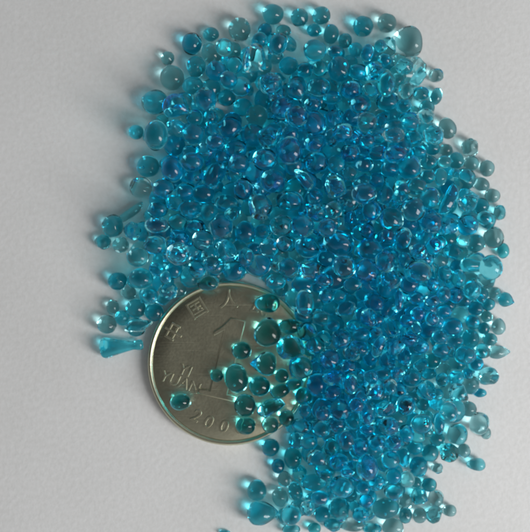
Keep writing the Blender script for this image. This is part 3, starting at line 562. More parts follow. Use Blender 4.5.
746 -1521 291 108 108 108 0 chip 4 blue glass_chip|small facetted blue chip next to the pale coin bead toward four o'clock|glass chips among the beads
2261 -925 453 84 98 90 0 chip 5 cyan glass_chip|small facetted bright cyan chip next to the dark slanted oval toward ten o'clock|glass chips among the beads
3099 -221 144 144 144 144 0 chip 6 green glass_chip|facetted greenish teal chip next to the big edge egg toward eight o'clock|glass chips among the beads
-94 1136 472 115 95 104 0 chip 2 blue glass_chip|small facetted blue chip, second out from the crumpled chip toward nine o'clock|glass chips among the beads
1051 -3374 177 177 177 177 0 chip 0 blue glass_chip|large facetted blue chip, third out from the tall teal oval toward eight o'clock|glass chips among the beads
352 3371 119 119 119 119 0 chip 3 teal glass_chip|small facetted teal chip next to the topmost pair toward seven o'clock|glass chips among the beads
156 2590 342 137 137 137 0 chip 2 green glass_chip|facetted greenish teal chip, third out from the top edge bead toward six o'clock|glass chips among the beads
2859 1388 328 91 82 86 0 chip 1 blue glass_chip|small facetted blue chip next to the long glass rod toward twelve o'clock|glass chips among the beads
955 -3057 178 177 177 177 0 chip 6 cyan glass_chip|large facetted bright cyan chip next to the glowing cyan oval toward four o'clock|glass chips among the beads
1306 -816 127 127 127 127 0 chip 0 pale glass_chip|facetted pale teal chip, second out from the bright sliver toward ten o'clock|glass chips among the beads
-1552 -520 96 109 86 96 0 chip 1 teal glass_chip|small facetted teal chip, second out from the big bead by coin toward four o'clock|glass chips among the beads
1299 646 121 121 121 121 0 chip 3 blue glass_chip|small facetted blue chip next to the milky green bead toward nine o'clock|glass chips among the beads
3041 1009 154 154 154 154 0 chip 3 blue glass_chip|facetted blue chip next to the long glass rod toward three o'clock|glass chips among the beads
1478 1747 308 114 114 114 0 chip 1 blue glass_chip|small facetted blue chip, fourth out from the crumpled chip toward two o'clock|glass chips among the beads
1785 -3003 133 133 133 133 0 chip 1 green glass_chip|facetted greenish teal chip next to the tall teal oval toward three o'clock|glass chips among the beads
-1427 173 335 135 135 135 0 chip 0 teal glass_chip|facetted teal chip, second out from the big bead by coin toward two o'clock|glass chips among the beads
1545 -3761 126 126 126 126 0 chip 0 blue glass_chip|small facetted blue chip next to the wide low oval toward nine o'clock|glass chips among the beads
1707 -3265 159 159 159 159 0 chip 0 teal glass_chip|facetted teal chip next to the tall teal oval toward five o'clock|glass chips among the beads
-723 1613 172 172 172 172 0 chip 4 blue glass_chip|large facetted blue chip, second out from the deep blue oval toward three o'clock|glass chips among the beads
-1418 1258 143 143 143 143 0 chip 1 deep glass_chip|facetted deep blue chip next to the deep blue oval toward six o'clock|glass chips among the beads
1059 1252 367 147 147 147 0 chip 5 blue glass_chip|facetted blue chip next to the crumpled chip toward three o'clock|glass chips among the beads
2045 -1578 139 139 139 139 0 chip 0 blue glass_chip|facetted blue chip, second out from the bright sliver toward five o'clock|glass chips among the beads
779 -979 121 121 121 121 0 chip 1 cyan glass_chip|small facetted bright cyan chip next to the tall upright oval toward five o'clock|glass chips among the beads
354 -77 169 169 169 169 0 chip 1 teal glass_chip|large facetted teal chip next to the tall upright oval toward eleven o'clock|glass chips among the beads
1773 872 342 112 112 112 0 chip 5 blue glass_chip|small facetted blue chip next to the milky green bead toward eleven o'clock|glass chips among the beads
57 2320 92 92 92 92 0 chip 0 blue glass_chip|small facetted blue chip, sixth out from the crumpled chip toward eleven o'clock|glass chips among the beads
940 -1577 339 107 107 107 0 chip 1 blue glass_chip|small facetted blue chip, third out from the bright sliver toward eight o'clock|glass chips among the beads
200 2840 112 112 112 112 0 chip 1 blue glass_chip|small facetted blue chip, second out from the topmost pair toward seven o'clock|glass chips among the beads
2302 1151 179 178 178 178 0 chip 1 pale glass_chip|large facetted pale teal chip next to the long glass rod toward ten o'clock|glass chips among the beads
-159 1615 129 129 129 129 0 chip 3 blue glass_chip|facetted blue chip, second out from the crumpled chip toward ten o'clock|glass chips among the beads
1856 3088 113 113 113 113 0 chip 3 blue glass_chip|small facetted blue chip next to the big pale drop toward eight o'clock|glass chips among the beads
"""
REST = """
-723 -1651 282 97 97 97 0 bead 4 blue
254 -1653 292 107 107 107 0 bead 2 teal
435 -1778 297 140 89 97 2000 bead 5 teal
-1479 3162 105 103 107 105 0 bead 6 pale
2 3595 107 107 107 107 0 bead 9 deep
277 3577 106 117 98 106 0 bead 4 green
1052 3208 355 115 96 106 0 bead 5 teal
1384 3290 111 107 117 111 0 bead 10 teal
1733 3298 349 101 101 102 0 bead 11 blue
1799 3097 310 106 96 101 0 bead 4 teal
1979 2779 336 116 116 116 0 bead 8 pale
2612 2584 95 88 137 95 -1500 bead 1 teal
2257 2354 96 108 88 96 0 bead 11 green
1003 1913 456 119 134 125 0 bead 4 teal
2308 1718 335 116 96 105 0 bead 10 blue
2549 1793 113 122 107 113 0 bead 8 blue
2754 1764 102 107 98 102 0 bead 6 pale
2701 1569 279 106 97 101 0 bead 5 green
1321 1918 401 163 134 146 0 bead 10 blue
-647 1635 426 105 105 104 0 bead 8 blue
1274 739 323 96 116 104 0 bead 7 blue
2056 86 672 94 122 108 0 bead 6 blue
3289 1248 114 129 101 114 -2000 bead 4 pale
3572 810 105 92 120 105 0 bead 7 teal
3290 720 346 109 109 110 0 bead 4 pale
2426 1335 346 127 100 112 0 bead 0 blue
3625 233 105 92 120 105 0 bead 4 cyan
2988 388 281 109 109 109 0 bead 0 pale
2389 426 378 136 127 129 0 bead 9 teal
2927 -33 127 129 129 127 0 bead 0 deep
-2070 -412 105 115 98 105 0 bead 3 pale
-2316 -627 106 98 115 106 0 bead 1 pale
-1479 -170 482 84 98 91 0 bead 8 teal
199 -3045 109 103 115 109 0 bead 0 deep
911 -3126 438 113 98 105 0 bead 11 cyan
397 -4017 93 138 86 93 0 bead 5 teal
752 -3996 93 101 86 93 0 bead 9 cyan
-615 -4074 44 86 40 44 0 bead 5 teal
603 -2169 392 90 107 98 0 bead 4 teal
1510 -2410 554 112 98 104 0 bead 7 blue
1758 -1606 487 126 98 111 0 bead 6 teal
1212 -3048 594 117 78 84 0 bead 11 blue
1475 -3326 369 102 96 99 0 bead 10 teal
1513 -3522 352 107 107 108 0 bead 5 blue
1364 -3663 93 86 104 93 0 bead 7 blue
1633 -4006 93 144 86 93 0 bead 7 blue
1032 -3935 114 129 101 114 0 bead 3 blue
2138 -3574 113 115 115 113 0 bead 3 pale
2587 -1923 330 91 91 90 0 bead 10 teal
3095 -2175 120 121 121 120 0 bead 5 pale
3367 -2549 86 81 92 86 0 bead 6 pale
2616 -2365 325 79 170 86 0 bead 2 teal
3023 -2812 112 109 115 112 0 bead 11 pale
2620 -2629 114 115 115 114 0 bead 8 teal
2625 -3081 86 92 81 86 0 bead 3 pale
2660 -1707 331 99 113 106 0 bead 10 teal
2496 -1645 93 129 86 93 0 bead 1 blue
3278 -1935 75 101 69 75 0 bead 4 deep
2403 -2110 98 101 101 98 0 bead 10 teal
3052 -1625 258 85 85 85 0 bead 3 blue
2800 -3724 106 115 98 106 0 egg 1 pale
2305 -3306 88 92 86 88 0 bead 11 green
3482 -406 102 115 92 102 0 bead 6 pale
3206 -645 114 121 109 114 0 bead 2 deep
3376 -770 94 98 92 94 0 bead 11 green
3333 -949 91 92 92 91 0 bead 9 blue
3116 -824 309 108 96 102 0 bead 2 blue
2492 -279 512 98 112 105 0 bead 11 teal
3422 -1117 107 115 101 107 0 bead 8 teal
3258 -1273 313 91 119 105 0 bead 0 teal
3403 -585 100 103 98 100 0 bead 1 blue
3247 -490 300 71 71 71 0 bead 10 blue
2671 -678 397 127 99 111 0 bead 0 blue
2577 -838 461 84 98 91 0 bead 8 teal
2546 -1437 119 129 115 119 0 bead 8 cyan
3170 -1468 268 128 114 121 0 bead 9 teal
1984 -511 554 70 168 75 0 bead 11 blue
1663 -812 447 112 98 104 0 bead 1 deep
2465 -514 627 111 97 105 0 bead 1 teal
2311 -1195 607 111 97 104 0 bead 6 cyan
2110 -814 474 112 98 104 0 bead 5 blue
1641 -997 502 98 98 98 0 bead 7 blue
2244 -478 481 112 98 104 0 bead 4 blue
1020 -893 416 99 85 90 0 bead 6 blue
1582 -1388 302 113 113 112 0 bead 6 blue
1339 -898 334 113 99 104 0 bead 10 cyan
-1549 -224 174 174 174 174 0 bead 2 blue
2648 -2343 110 110 110 110 0 bead 1 blue
1704 -1315 125 125 125 125 0 bead 2 blue
722 1724 157 157 157 157 0 bead 3 blue
172 1390 346 140 140 140 0 bead 10 blue
128 3419 118 118 118 118 0 bead 3 blue
2732 -1337 102 102 102 102 0 bead 3 teal
-1577 530 381 182 182 182 0 bead 3 green
-741 1387 85 85 85 85 0 bead 2 blue
1414 1573 129 129 129 129 0 bead 4 blue
-1708 760 129 129 129 129 0 bead 3 teal
-598 485 178 178 178 178 0 bead 1 teal
-23 94 124 124 124 124 0 bead 6 deep
298 -3808 132 132 132 132 0 bead 3 teal
898 -1398 146 146 146 146 0 chip 6 blue
2031 101 170 170 170 170 0 bead 10 green
1574 -3513 130 130 130 130 0 bead 9 deep
307 1785 335 157 157 157 0 bead 5 blue
-497 2192 145 144 144 144 0 bead 5 deep
1879 -110 125 125 125 125 0 bead 8 green
1272 2850 134 134 134 134 0 bead 7 blue
-250 3199 133 133 133 133 0 bead 2 blue
-1401 240 110 110 110 110 0 chip 3 teal
2436 720 347 161 161 161 0 bead 5 blue
414 -2449 99 99 99 99 0 bead 9 teal
1270 -285 193 160 160 160 0 bead 11 blue
-1888 224 155 155 155 155 0 bead 10 pale
894 350 328 130 130 130 0 bead 4 blue
2422 1595 114 114 114 114 0 bead 3 cyan
-488 3280 127 127 127 127 0 bead 0 green
1938 2059 373 143 143 143 0 bead 8 pale
2427 -623 410 150 150 150 0 bead 7 teal
1762 1863 139 139 139 139 0 chip 6 blue
-1186 1101 156 156 156 156 0 bead 1 blue
1524 -1744 138 138 138 138 0 chip 5 cyan
638 2272 94 94 94 94 0 bead 4 blue
-1443 1536 150 150 150 150 0 bead 3 blue
2040 -2028 136 136 136 136 0 bead 9 blue
1420 494 287 122 122 122 0 bead 8 blue
1634 -1810 392 160 160 160 0 bead 11 teal
643 -841 85 85 85 85 0 bead 7 deep
1430 2518 133 133 133 133 0 bead 8 green
-167 259 315 97 97 97 0 bead 2 deep
698 429 158 158 158 158 0 bead 11 cyan
2832 -2175 256 190 190 190 0 bead 8 blue
-138 1122 120 120 120 120 0 chip 5 cyan
196 39 381 134 134 134 0 bead 10 pale
-25 2789 126 126 126 126 0 bead 4 teal
1901 874 140 140 140 140 0 bead 7 pale
-1326 2264 163 163 163 163 0 bead 7 pale
-1594 1021 170 170 170 170 0 bead 2 blue
1292 -3485 110 110 110 110 0 bead 10 teal
993 40 139 139 139 139 0 bead 8 blue
3198 54 160 160 160 160 0 bead 7 green
1909 -323 109 109 109 109 0 bead 8 blue
-820 2229 309 115 115 115 0 bead 0 blue
-1003 1570 131 131 131 131 0 bead 5 green
-644 798 160 160 160 160 0 bead 10 teal
192 2454 101 101 101 101 0 bead 10 blue
1430 -3294 143 143 143 143 0 bead 3 blue
198 1580 147 147 147 147 0 chip 3 blue
3015 -486 145 145 145 145 0 bead 7 deep
-11 1403 143 143 143 143 0 bead 11 deep
1766 -1968 168 168 168 168 0 bead 6 blue
1647 2361 153 153 153 153 0 bead 6 pale
794 -1917 146 146 146 146 0 bead 0 blue
1612 -2769 175 175 175 175 0 bead 10 blue
1098 -2389 86 86 86 86 0 bead 3 blue
1846 112 520 163 163 163 0 bead 11 teal
403 2126 126 126 126 126 0 bead 4 deep
2006 1812 125 125 125 125 0 bead 0 blue
1199 -2544 109 109 109 109 0 bead 2 cyan
-404 272 87 87 87 87 0 bead 8 pale
628 2071 123 123 123 123 0 bead 2 blue
1486 -2162 383 116 116 116 0 bead 6 blue
1794 153 97 97 97 97 0 bead 5 teal
1567 1038 302 166 166 166 0 bead 10 blue
2775 928 139 139 139 139 0 bead 10 cyan
-1121 1693 311 126 126 126 0 bead 5 blue
1082 2994 115 115 115 115 0 chip 5 green
2598 -2082 113 113 113 113 0 bead 3 blue
-1599 565 105 105 105 105 0 bead 9 deep
2294 147 119 119 119 119 0 bead 1 teal
744 1219 132 132 132 132 0 bead 0 deep
1979 -940 128 128 128 128 0 bead 0 teal
2053 3134 98 98 98 98 0 bead 4 pale
74 1023 126 126 126 126 0 bead 2 pale
-599 3081 111 111 111 111 0 bead 7 blue
-1767 -435 147 147 147 147 0 bead 10 teal
983 761 124 124 124 124 0 bead 1 pale
2246 475 228 93 93 93 0 bead 5 deep
1041 -1918 98 98 98 98 0 bead 7 blue
1438 1075 92 92 92 92 0 chip 4 blue
1185 111 342 149 149 149 0 bead 8 pale
2079 -733 114 114 114 114 0 bead 9 deep
1753 1238 134 134 134 134 0 bead 0 blue
357 335 327 117 117 117 0 bead 3 blue
2387 -1127 134 134 134 134 0 chip 6 blue
1213 -2559 406 166 166 166 0 bead 8 pale
-726 2287 116 116 116 116 0 bead 3 green
1818 -2660 341 124 124 124 0 chip 5 green
-96 3400 113 113 113 113 0 bead 10 teal
2656 -1110 153 153 153 153 0 bead 1 blue
239 2268 105 105 105 105 0 bead 6 deep
1423 815 99 99 99 99 0 bead 9 deep
3102 -1575 98 98 98 98 0 chip 5 teal
1871 3332 143 143 143 143 0 bead 3 pale
1054 -1402 336 108 108 108 0 bead 6 blue
2767 402 155 155 155 155 0 bead 8 cyan
2234 -914 138 138 138 138 0 bead 9 blue
1286 1657 296 106 106 106 0 bead 10 blue
826 1960 125 125 125 125 0 bead 2 deep
675 986 126 126 126 126 0 chip 3 blue
268 1945 115 115 115 115 0 bead 6 blue
1402 -2880 86 86 86 86 0 bead 5 blue
-1576 72 141 141 141 141 0 bead 1 teal
-275 1107 326 140 140 140 0 bead 0 blue
376 1412 118 118 118 118 0 chip 6 teal
1529 -3046 136 136 136 136 0 bead 7 pale
3109 720 153 153 153 153 0 bead 11 teal
743 -3565 136 136 136 136 0 bead 8 blue
-855 325 142 142 142 142 0 bead 9 teal
1221 405 149 149 149 149 0 bead 6 blue
2189 -2166 85 85 85 85 0 bead 10 blue
1040 -894 168 167 167 167 0 bead 1 blue
1650 10 272 187 187 187 0 bead 5 blue
189 767 156 156 156 156 0 bead 9 teal
965 -2144 156 156 156 156 0 bead 4 blue
980 -2571 129 129 129 129 0 bead 11 teal
1226 2622 113 113 113 113 0 chip 3 teal
1483 721 295 118 118 118 0 bead 9 blue
504 207 155 155 155 155 0 bead 4 pale
972 -2799 113 113 113 113 0 chip 6 green
1418 -1382 86 86 86 86 0 bead 7 blue
1747 -479 128 128 128 128 0 bead 9 blue
1519 -653 134 134 134 134 0 bead 1 blue
1488 -170 115 115 115 115 0 bead 7 teal
1983 -3134 115 115 115 115 0 bead 4 blue
951 1032 178 177 177 177 0 bead 3 blue
1990 864 356 103 103 103 0 bead 6 cyan
-1086 1781 107 107 107 107 0 chip 0 pale
2201 2774 113 113 113 113 0 chip 1 pale
-562 1881 161 161 161 161 0 bead 10 blue
1964 -2303 236 182 182 182 0 bead 10 green
1135 -1708 394 140 140 140 0 bead 5 teal
234 2367 290 115 115 115 0 bead 10 blue
2438 -30 122 122 122 122 0 chip 5 deep
-1842 522 158 158 158 158 0 bead 4 blue
755 -477 167 167 167 167 0 bead 5 teal
1235 -3131 134 134 134 134 0 chip 3 blue
2502 512 148 148 148 148 0 chip 0 blue
820 -170 150 150 150 150 0 bead 0 blue
2169 1959 107 107 107 107 0 bead 7 blue
3287 917 123 123 123 123 0 bead 1 blue
1920 -1269 114 114 114 114 0 bead 2 cyan
2922 -1455 135 134 134 134 0 bead 7 teal
617 2488 298 108 108 108 0 bead 9 teal
927 -2370 94 94 94 94 0 chip 5 green
2116 313 411 179 179 179 0 bead 2 green
2074 -2582 148 148 148 148 0 chip 3 blue
-262 2918 160 160 160 160 0 bead 8 teal
-785 2954 120 120 120 120 0 bead 1 blue
1083 3230 130 130 130 130 0 bead 10 blue
454 1653 139 139 139 139 0 bead 7 deep
-1220 1629 106 106 106 106 0 bead 5 blue
-128 2022 108 108 108 108 0 bead 7 blue
772 162 134 134 134 134 0 chip 4 deep
1529 2931 124 124 124 124 0 bead 4 teal
1178 173 106 106 106 106 0 chip 1 cyan
1925 2306 141 141 141 141 0 bead 9 blue
2445 -267 126 126 126 126 0 bead 5 green
1622 3183 157 157 157 157 0 bead 3 blue
194 1239 132 132 132 132 0 bead 1 blue
2278 -2748 125 125 125 125 0 bead 4 blue
1343 -1565 128 128 128 128 0 bead 8 blue
-1314 -359 116 116 116 116 0 bead 8 pale
1370 -70 319 122 122 122 0 bead 11 blue
1518 1993 150 150 150 150 0 bead 8 cyan
-943 67 148 148 148 148 0 bead 2 blue
2083 -1369 91 91 91 91 0 chip 6 deep
2009 -1860 314 122 122 122 0 bead 7 blue
2009 2912 136 136 136 136 0 bead 4 green
-747 1197 121 121 121 121 0 bead 8 blue
-930 1343 120 120 120 120 0 bead 7 green
447 2383 151 151 151 151 0 bead 11 blue
67 -140 136 136 136 136 0 bead 5 blue
3114 -1335 104 104 104 104 0 bead 6 green
1482 1310 164 164 164 164 0 bead 0 green
1255 -1813 156 156 156 156 0 chip 3 blue
2907 -1217 118 118 118 118 0 bead 1 blue
461 2194 377 152 152 152 0 bead 4 teal
676 -1248 299 114 114 114 0 bead 2 teal
683 -2193 159 159 159 159 0 bead 1 teal
-1360 -36 113 113 113 113 0 bead 11 teal
1698 -246 123 123 123 123 0 bead 10 blue
618 -20 114 114 114 114 0 chip 1 blue
1511 -404 136 136 136 136 0 bead 4 blue
2423 -146 338 133 133 133 0 chip 3 teal
1566 -1503 119 119 119 119 0 bead 4 blue
3245 -1475 85 85 85 85 0 bead 9 blue
638 -676 86 86 86 86 0 bead 2 teal
1000 -1917 317 138 138 138 0 bead 3 teal
723 -2487 159 159 159 159 0 bead 7 teal
85 2107 139 139 139 139 0 bead 9 green
-16 3030 123 123 123 123 0 bead 5 green
236 -332 128 128 128 128 0 bead 3 teal
66 1686 426 129 129 129 0 bead 10 blue
-517 -108 119 119 119 119 0 bead 5 blue
1377 -2784 330 118 118 118 0 bead 1 green
-1393 467 132 132 132 132 0 chip 2 deep
-1224 2519 126 126 126 126 0 bead 7 teal
-878 922 134 134 134 134 0 bead 0 teal
2236 -514 143 143 143 143 0 bead 9 blue
1775 -1643 152 152 152 152 0 bead 3 teal
2019 1085 400 138 138 138 0 bead 3 blue
-65 974 308 116 116 116 0 bead 1 green
-841 187 342 113 113 113 0 bead 4 pale
36 1821 172 172 172 172 0 bead 1 blue
2321 1800 125 125 125 125 0 chip 0 blue
6 1192 285 125 125 125 0 bead 3 green
-901 613 167 167 167 167 0 bead 2 teal
489 2696 373 158 158 158 0 bead 11 teal
991 278 122 122 122 122 0 chip 4 teal
2093 2556 141 141 141 141 0 bead 8 pale
1671 -1168 346 145 145 145 0 bead 7 cyan
1129 2251 128 128 128 128 0 bead 10 cyan
-1565 2218 98 98 98 98 0 bead 4 green
1047 2453 100 100 100 100 0 bead 6 blue
328 2632 142 142 142 142 0 bead 9 blue
2244 -2364 141 141 141 141 0 bead 2 blue
-542 1398 126 126 126 126 0 chip 4 pale
2782 1415 104 104 104 104 0 bead 4 blue
2925 -1675 97 97 97 97 0 chip 0 teal
1235 -31 124 124 124 124 0 bead 11 teal
-211 1837 97 97 97 97 0 bead 1 teal
-1120 820 154 154 154 154 0 bead 8 teal
1467 -2020 160 160 160 160 0 bead 5 deep
1809 -733 153 153 153 153 0 chip 1 blue
573 2603 118 118 118 118 0 bead 0 pale
3160 -865 111 111 111 111 0 bead 0 teal
1855 -1442 85 85 85 85 0 chip 4 blue
2289 -1610 118 118 118 118 0 bead 6 blue
998 -617 128 128 128 128 0 bead 10 blue
-500 1119 155 155 155 155 0 bead 4 blue
-818 2700 147 147 147 147 0 bead 9 teal
256 483 146 146 146 146 0 bead 8 cyan
1939 -1186 335 137 137 137 0 bead 5 teal
1250 2024 148 148 148 148 0 bead 3 blue
2158 1584 167 167 167 167 0 bead 9 cyan
2333 355 106 106 106 106 0 bead 8 pale
2456 -2288 99 99 99 99 0 bead 5 green
-957 2426 171 171 171 171 0 bead 2 blue
2456 2039 163 163 163 163 0 bead 3 teal
1205 -1342 150 150 150 150 0 bead 1 blue
791 -302 352 103 103 103 0 bead 5 blue
2180 -1813 128 127 127 127 0 bead 11 teal
2275 -1196 370 144 144 144 0 bead 9 blue
612 824 386 123 123 123 0 bead 11 deep
2680 -125 153 153 153 153 0 chip 3 green
-1700 1957 138 138 138 138 0 chip 1 green
2890 -986 125 125 125 125 0 bead 1 blue
2573 1079 125 125 125 125 0 bead 5 teal
1644 816 139 139 139 139 0 bead 7 blue
1286 3092 123 123 123 123 0 bead 10 teal
218 196 154 154 154 154 0 bead 6 pale
1826 1062 270 107 107 107 0 bead 5 pale
2534 230 148 148 148 148 0 chip 2 blue
581 -724 294 142 142 142 0 bead 7 teal
-439 902 92 92 92 92 0 chip 5 cyan
1958 -1799 109 109 109 109 0 bead 4 blue
1550 -2505 120 120 120 120 0 bead 4 blue
660 2293 282 104 104 104 0 bead 7 blue
1386 2261 141 141 141 141 0 bead 8 blue
2216 -719 294 122 122 122 0 bead 3 deep
2292 -2569 268 114 114 114 0 bead 2 cyan
1539 2184 337 131 131 131 0 bead 3 pale
1662 2645 146 146 146 146 0 bead 5 pale
512 -3675 133 133 133 133 0 bead 9 teal
2459 2403 121 121 121 121 0 bead 0 teal
-709 2078 106 106 106 106 0 chip 5 blue
-739 -19 401 136 136 136 0 bead 1 teal
1791 -1089 126 126 126 126 0 bead 0 green
1025 2046 114 114 114 114 0 bead 9 teal
1498 -2546 355 145 145 145 0 bead 1 teal
1502 -1209 125 125 125 125 0 chip 1 blue
733 2790 140 140 140 140 0 bead 10 teal
810 588 394 141 141 141 0 bead 4 cyan
613 2979 85 85 85 85 0 bead 3 cyan
962 1298 115 115 115 115 0 bead 5 blue
2659 -808 165 165 165 165 0 bead 4 blue
2600 748 126 126 126 126 0 bead 8 blue
1900 2702 113 113 113 113 0 bead 10 teal
1038 -2367 287 136 136 136 0 bead 0 green
2446 -2497 119 119 119 119 0 bead 7 green
1870 1666 261 131 131 131 0 chip 4 deep
282 991 100 100 100 100 0 chip 2 pale
1341 1793 127 127 127 127 0 bead 3 blue
826 3084 179 179 179 179 0 bead 10 pale
1450 2422 374 139 139 139 0 bead 2 blue
-1133 2024 160 160 160 160 0 bead 11 blue
2743 -1873 156 156 156 156 0 bead 10 pale
483 584 320 172 172 172 0 bead 10 blue
2165 2174 234 158 158 158 0 bead 7 blue
2068 -457 344 129 129 129 0 bead 8 cyan
1909 1443 138 138 138 138 0 bead 11 blue
-1200 128 137 136 136 136 0 chip 2 teal
-809 419 388 137 137 137 0 bead 4 pale
1062 -172 113 113 113 113 0 chip 1 teal
2744 181 85 85 85 85 0 bead 5 blue
865 830 352 116 116 116 0 bead 0 teal
2799 -1307 264 85 85 85 0 bead 7 pale
1205 -2064 134 134 134 134 0 bead 0 blue
231 2051 342 132 132 132 0 bead 7 pale
811 2517 149 149 149 149 0 bead 9 blue
1971 -3389 153 153 153 153 0 bead 4 teal
1902 -2780 134 134 134 134 0 bead 0 deep
830 1874 327 103 103 103 0 bead 0 teal
-12 371 157 157 157 157 0 bead 4 blue
970 519 143 143 143 143 0 bead 0 blue
1734 -2423 399 142 142 142 0 bead 0 cyan
-552 2834 154 154 154 154 0 bead 5 blue
2110 1329 115 115 115 115 0 bead 6 teal
719 3 310 118 118 118 0 bead 3 teal
2087 582 130 130 130 130 0 bead 2 blue
2255 -2006 97 97 97 97 0 bead 9 teal
796 -1189 107 107 107 107 0 bead 1 teal
1087 -1596 146 146 146 146 0 bead 1 green
871 -1106 306 130 130 130 0 bead 2 cyan
2953 -1948 87 87 87 87 0 bead 10 pale
1110 -449 321 113 113 113 0 bead 0 cyan
813 -755 119 119 119 119 0 bead 7 teal
654 1270 365 133 133 133 0 bead 1 teal
-909 2155 118 118 118 118 0 chip 1 teal
1283 -1073 154 154 154 154 0 bead 1 blue
1745 2118 131 131 131 131 0 bead 4 cyan
1790 -2531 132 132 132 132 0 bead 7 teal
-754 -113 132 132 132 132 0 bead 7 green
-291 1323 149 149 149 149 0 bead 0 blue
1353 -2689 121 121 121 121 0 bead 1 blue
862 2229 159 159 159 159 0 bead 1 blue
-1623 334 143 143 143 143 0 chip 3 pale
1339 2657 324 136 136 136 0 bead 9 blue
-289 -15 144 144 144 144 0 chip 4 teal
630 1447 155 155 155 155 0 bead 1 blue
2298 -1368 141 141 141 141 0 bead 2 teal
1259 -569 153 153 153 153 0 bead 3 blue
573 -253 135 135 135 135 0 bead 8 blue
715 -2839 162 162 162 162 0 bead 9 teal
3379 692 131 131 131 131 0 bead 0 blue
-16 851 85 85 85 85 0 bead 4 teal
2556 -510 164 164 164 164 0 bead 2 blue
1393 -1671 352 135 135 135 0 bead 5 blue
1913 1261 292 104 104 104 0 bead 3 blue
1982 -530 127 127 127 127 0 bead 2 blue
1557 1753 111 111 111 111 0 bead 1 blue
-609 148 182 182 182 182 0 chip 0 teal
1400 -1235 360 144 144 144 0 bead 2 green
-273 2680 94 94 94 94 0 chip 3 blue
-1957 -929 145 145 145 145 0 bead 9 teal
158 3189 122 122 122 122 0 bead 7 blue
-1213 604 107 107 107 107 0 chip 2 deep
1994 718 256 85 85 85 0 bead 1 blue
2121 350 124 124 124 124 0 bead 10 blue
1477 -730 368 122 122 122 0 bead 3 blue
1884 2513 85 85 85 85 0 bead 8 green
1620 331 172 172 172 172 0 bead 1 blue
1132 -2707 86 86 86 86 0 bead 8 blue
1544 593 118 118 118 118 0 chip 5 blue
2158 -210 188 188 188 188 0 bead 9 blue
-1079 221 383 142 142 142 0 bead 1 blue
486 2823 127 127 127 127 0 bead 0 teal
2375 124 371 159 159 159 0 bead 7 teal
-419 1627 145 145 145 145 0 bead 4 blue
-336 2001 118 118 118 118 0 bead 10 blue
1150 -2137 385 149 149 149 0 bead 7 pale
483 1894 120 120 120 120 0 bead 4 blue
2289 570 89 89 89 89 0 bead 2 teal
1565 -934 181 181 181 181 0 bead 6 teal
-217 220 117 117 117 117 0 bead 5 teal
2393 711 95 95 95 95 0 bead 8 cyan
1437 21 100 100 100 100 0 bead 3 blue
1932 -1643 354 120 120 120 0 bead 8 teal
2606 -305 330 120 120 120 0 bead 4 blue
-1966 -207 134 134 134 134 0 bead 2 teal
718 726 159 159 159 159 0 chip 5 cyan
1893 334 121 121 121 121 0 chip 5 blue
1207 880 144 144 144 144 0 bead 1 cyan
-949 1130 106 106 106 106 0 bead 5 teal
2838 669 137 137 137 137 0 bead 1 blue
1100 -1106 322 109 109 109 0 bead 6 blue
-1123 391 158 158 158 158 0 bead 9 blue
-712 1025 239 100 100 100 0 bead 9 blue
3320 -1302 114 114 114 114 0 bead 11 green
-292 458 149 149 149 149 0 chip 4 blue
2392 -722 129 129 129 129 0 chip 0 deep
2448 -1879 149 149 149 149 0 chip 4 pale
1383 213 118 118 118 118 0 bead 1 pale
1805 392 410 160 160 160 0 bead 10 blue
3263 -421 125 125 125 125 0 bead 4 teal
2363 -384 321 125 125 125 0 bead 5 teal
2961 209 135 135 135 135 0 bead 3 green
2436 904 114 114 114 114 0 bead 1 teal
1965 2040 121 121 121 121 0 bead 0 blue
892 1516 128 128 128 128 0 bead 11 blue
1168 1455 169 169 169 169 0 bead 2 teal
1813 591 168 168 168 168 0 bead 6 teal
-393 698 131 131 131 131 0 bead 10 pale
-224 891 141 141 141 141 0 bead 6 teal
2115 -4 445 153 153 153 0 bead 1 pale
1206 -2881 178 139 139 139 0 bead 4 blue
1332 -2323 190 190 190 190 0 bead 10 pale
2006 1114 138 138 138 138 0 bead 0 teal
2619 1531 103 103 103 103 0 bead 4 teal
1653 -2262 163 163 163 163 0 bead 1 blue
-380 280 319 122 122 122 0 bead 11 teal
2787 -365 125 125 125 125 0 chip 3 blue
127 2666 85 85 85 85 0 chip 2 blue
1228 1161 152 152 152 152 0 bead 5 blue
-81 651 152 151 151 151 0 bead 2 green
586 1901 358 155 155 155 0 bead 8 teal
2186 843 173 173 173 173 0 bead 9 blue
839 -1659 131 131 131 131 0 bead 3 blue
499 -1534 340 155 155 155 0 chip 2 blue
1037 667 330 114 114 114 0 bead 11 blue
1016 -1168 124 124 124 124 0 chip 3 pale
-639 631 461 157 157 157 0 bead 0 blue
460 852 142 141 141 141 0 bead 4 teal
1447 201 318 100 100 100 0 chip 1 teal
2780 1193 128 128 128 128 0 bead 3 deep
2797 -590 112 112 112 112 0 bead 0 blue
2126 -1155 142 142 142 142 0 bead 5 cyan
1762 2881 122 122 122 122 0 chip 2 teal
2453 -923 94 94 94 94 0 bead 11 blue
1234 -1511 318 105 105 105 0 bead 4 cyan
-1421 750 174 174 174 174 0 bead 2 pale
1454 2734 96 96 96 96 0 chip 6 teal
1621 -529 340 137 137 137 0 bead 4 blue
1667 1542 147 147 147 147 0 bead 4 blue
1729 1022 103 103 103 103 0 bead 8 blue
1017 -383 124 124 124 124 0 bead 6 blue
-1196 1403 135 135 135 135 0 bead 0 deep
2154 624 388 151 151 151 0 bead 5 blue
2614 350 360 117 117 117 0 bead 9 blue
1931 -129 337 104 104 104 0 chip 3 green
-865 1889 156 156 156 156 0 bead 10 teal
-453 1391 366 141 141 141 0 bead 6 teal
2465 1376 117 117 117 117 0 bead 3 pale
"""
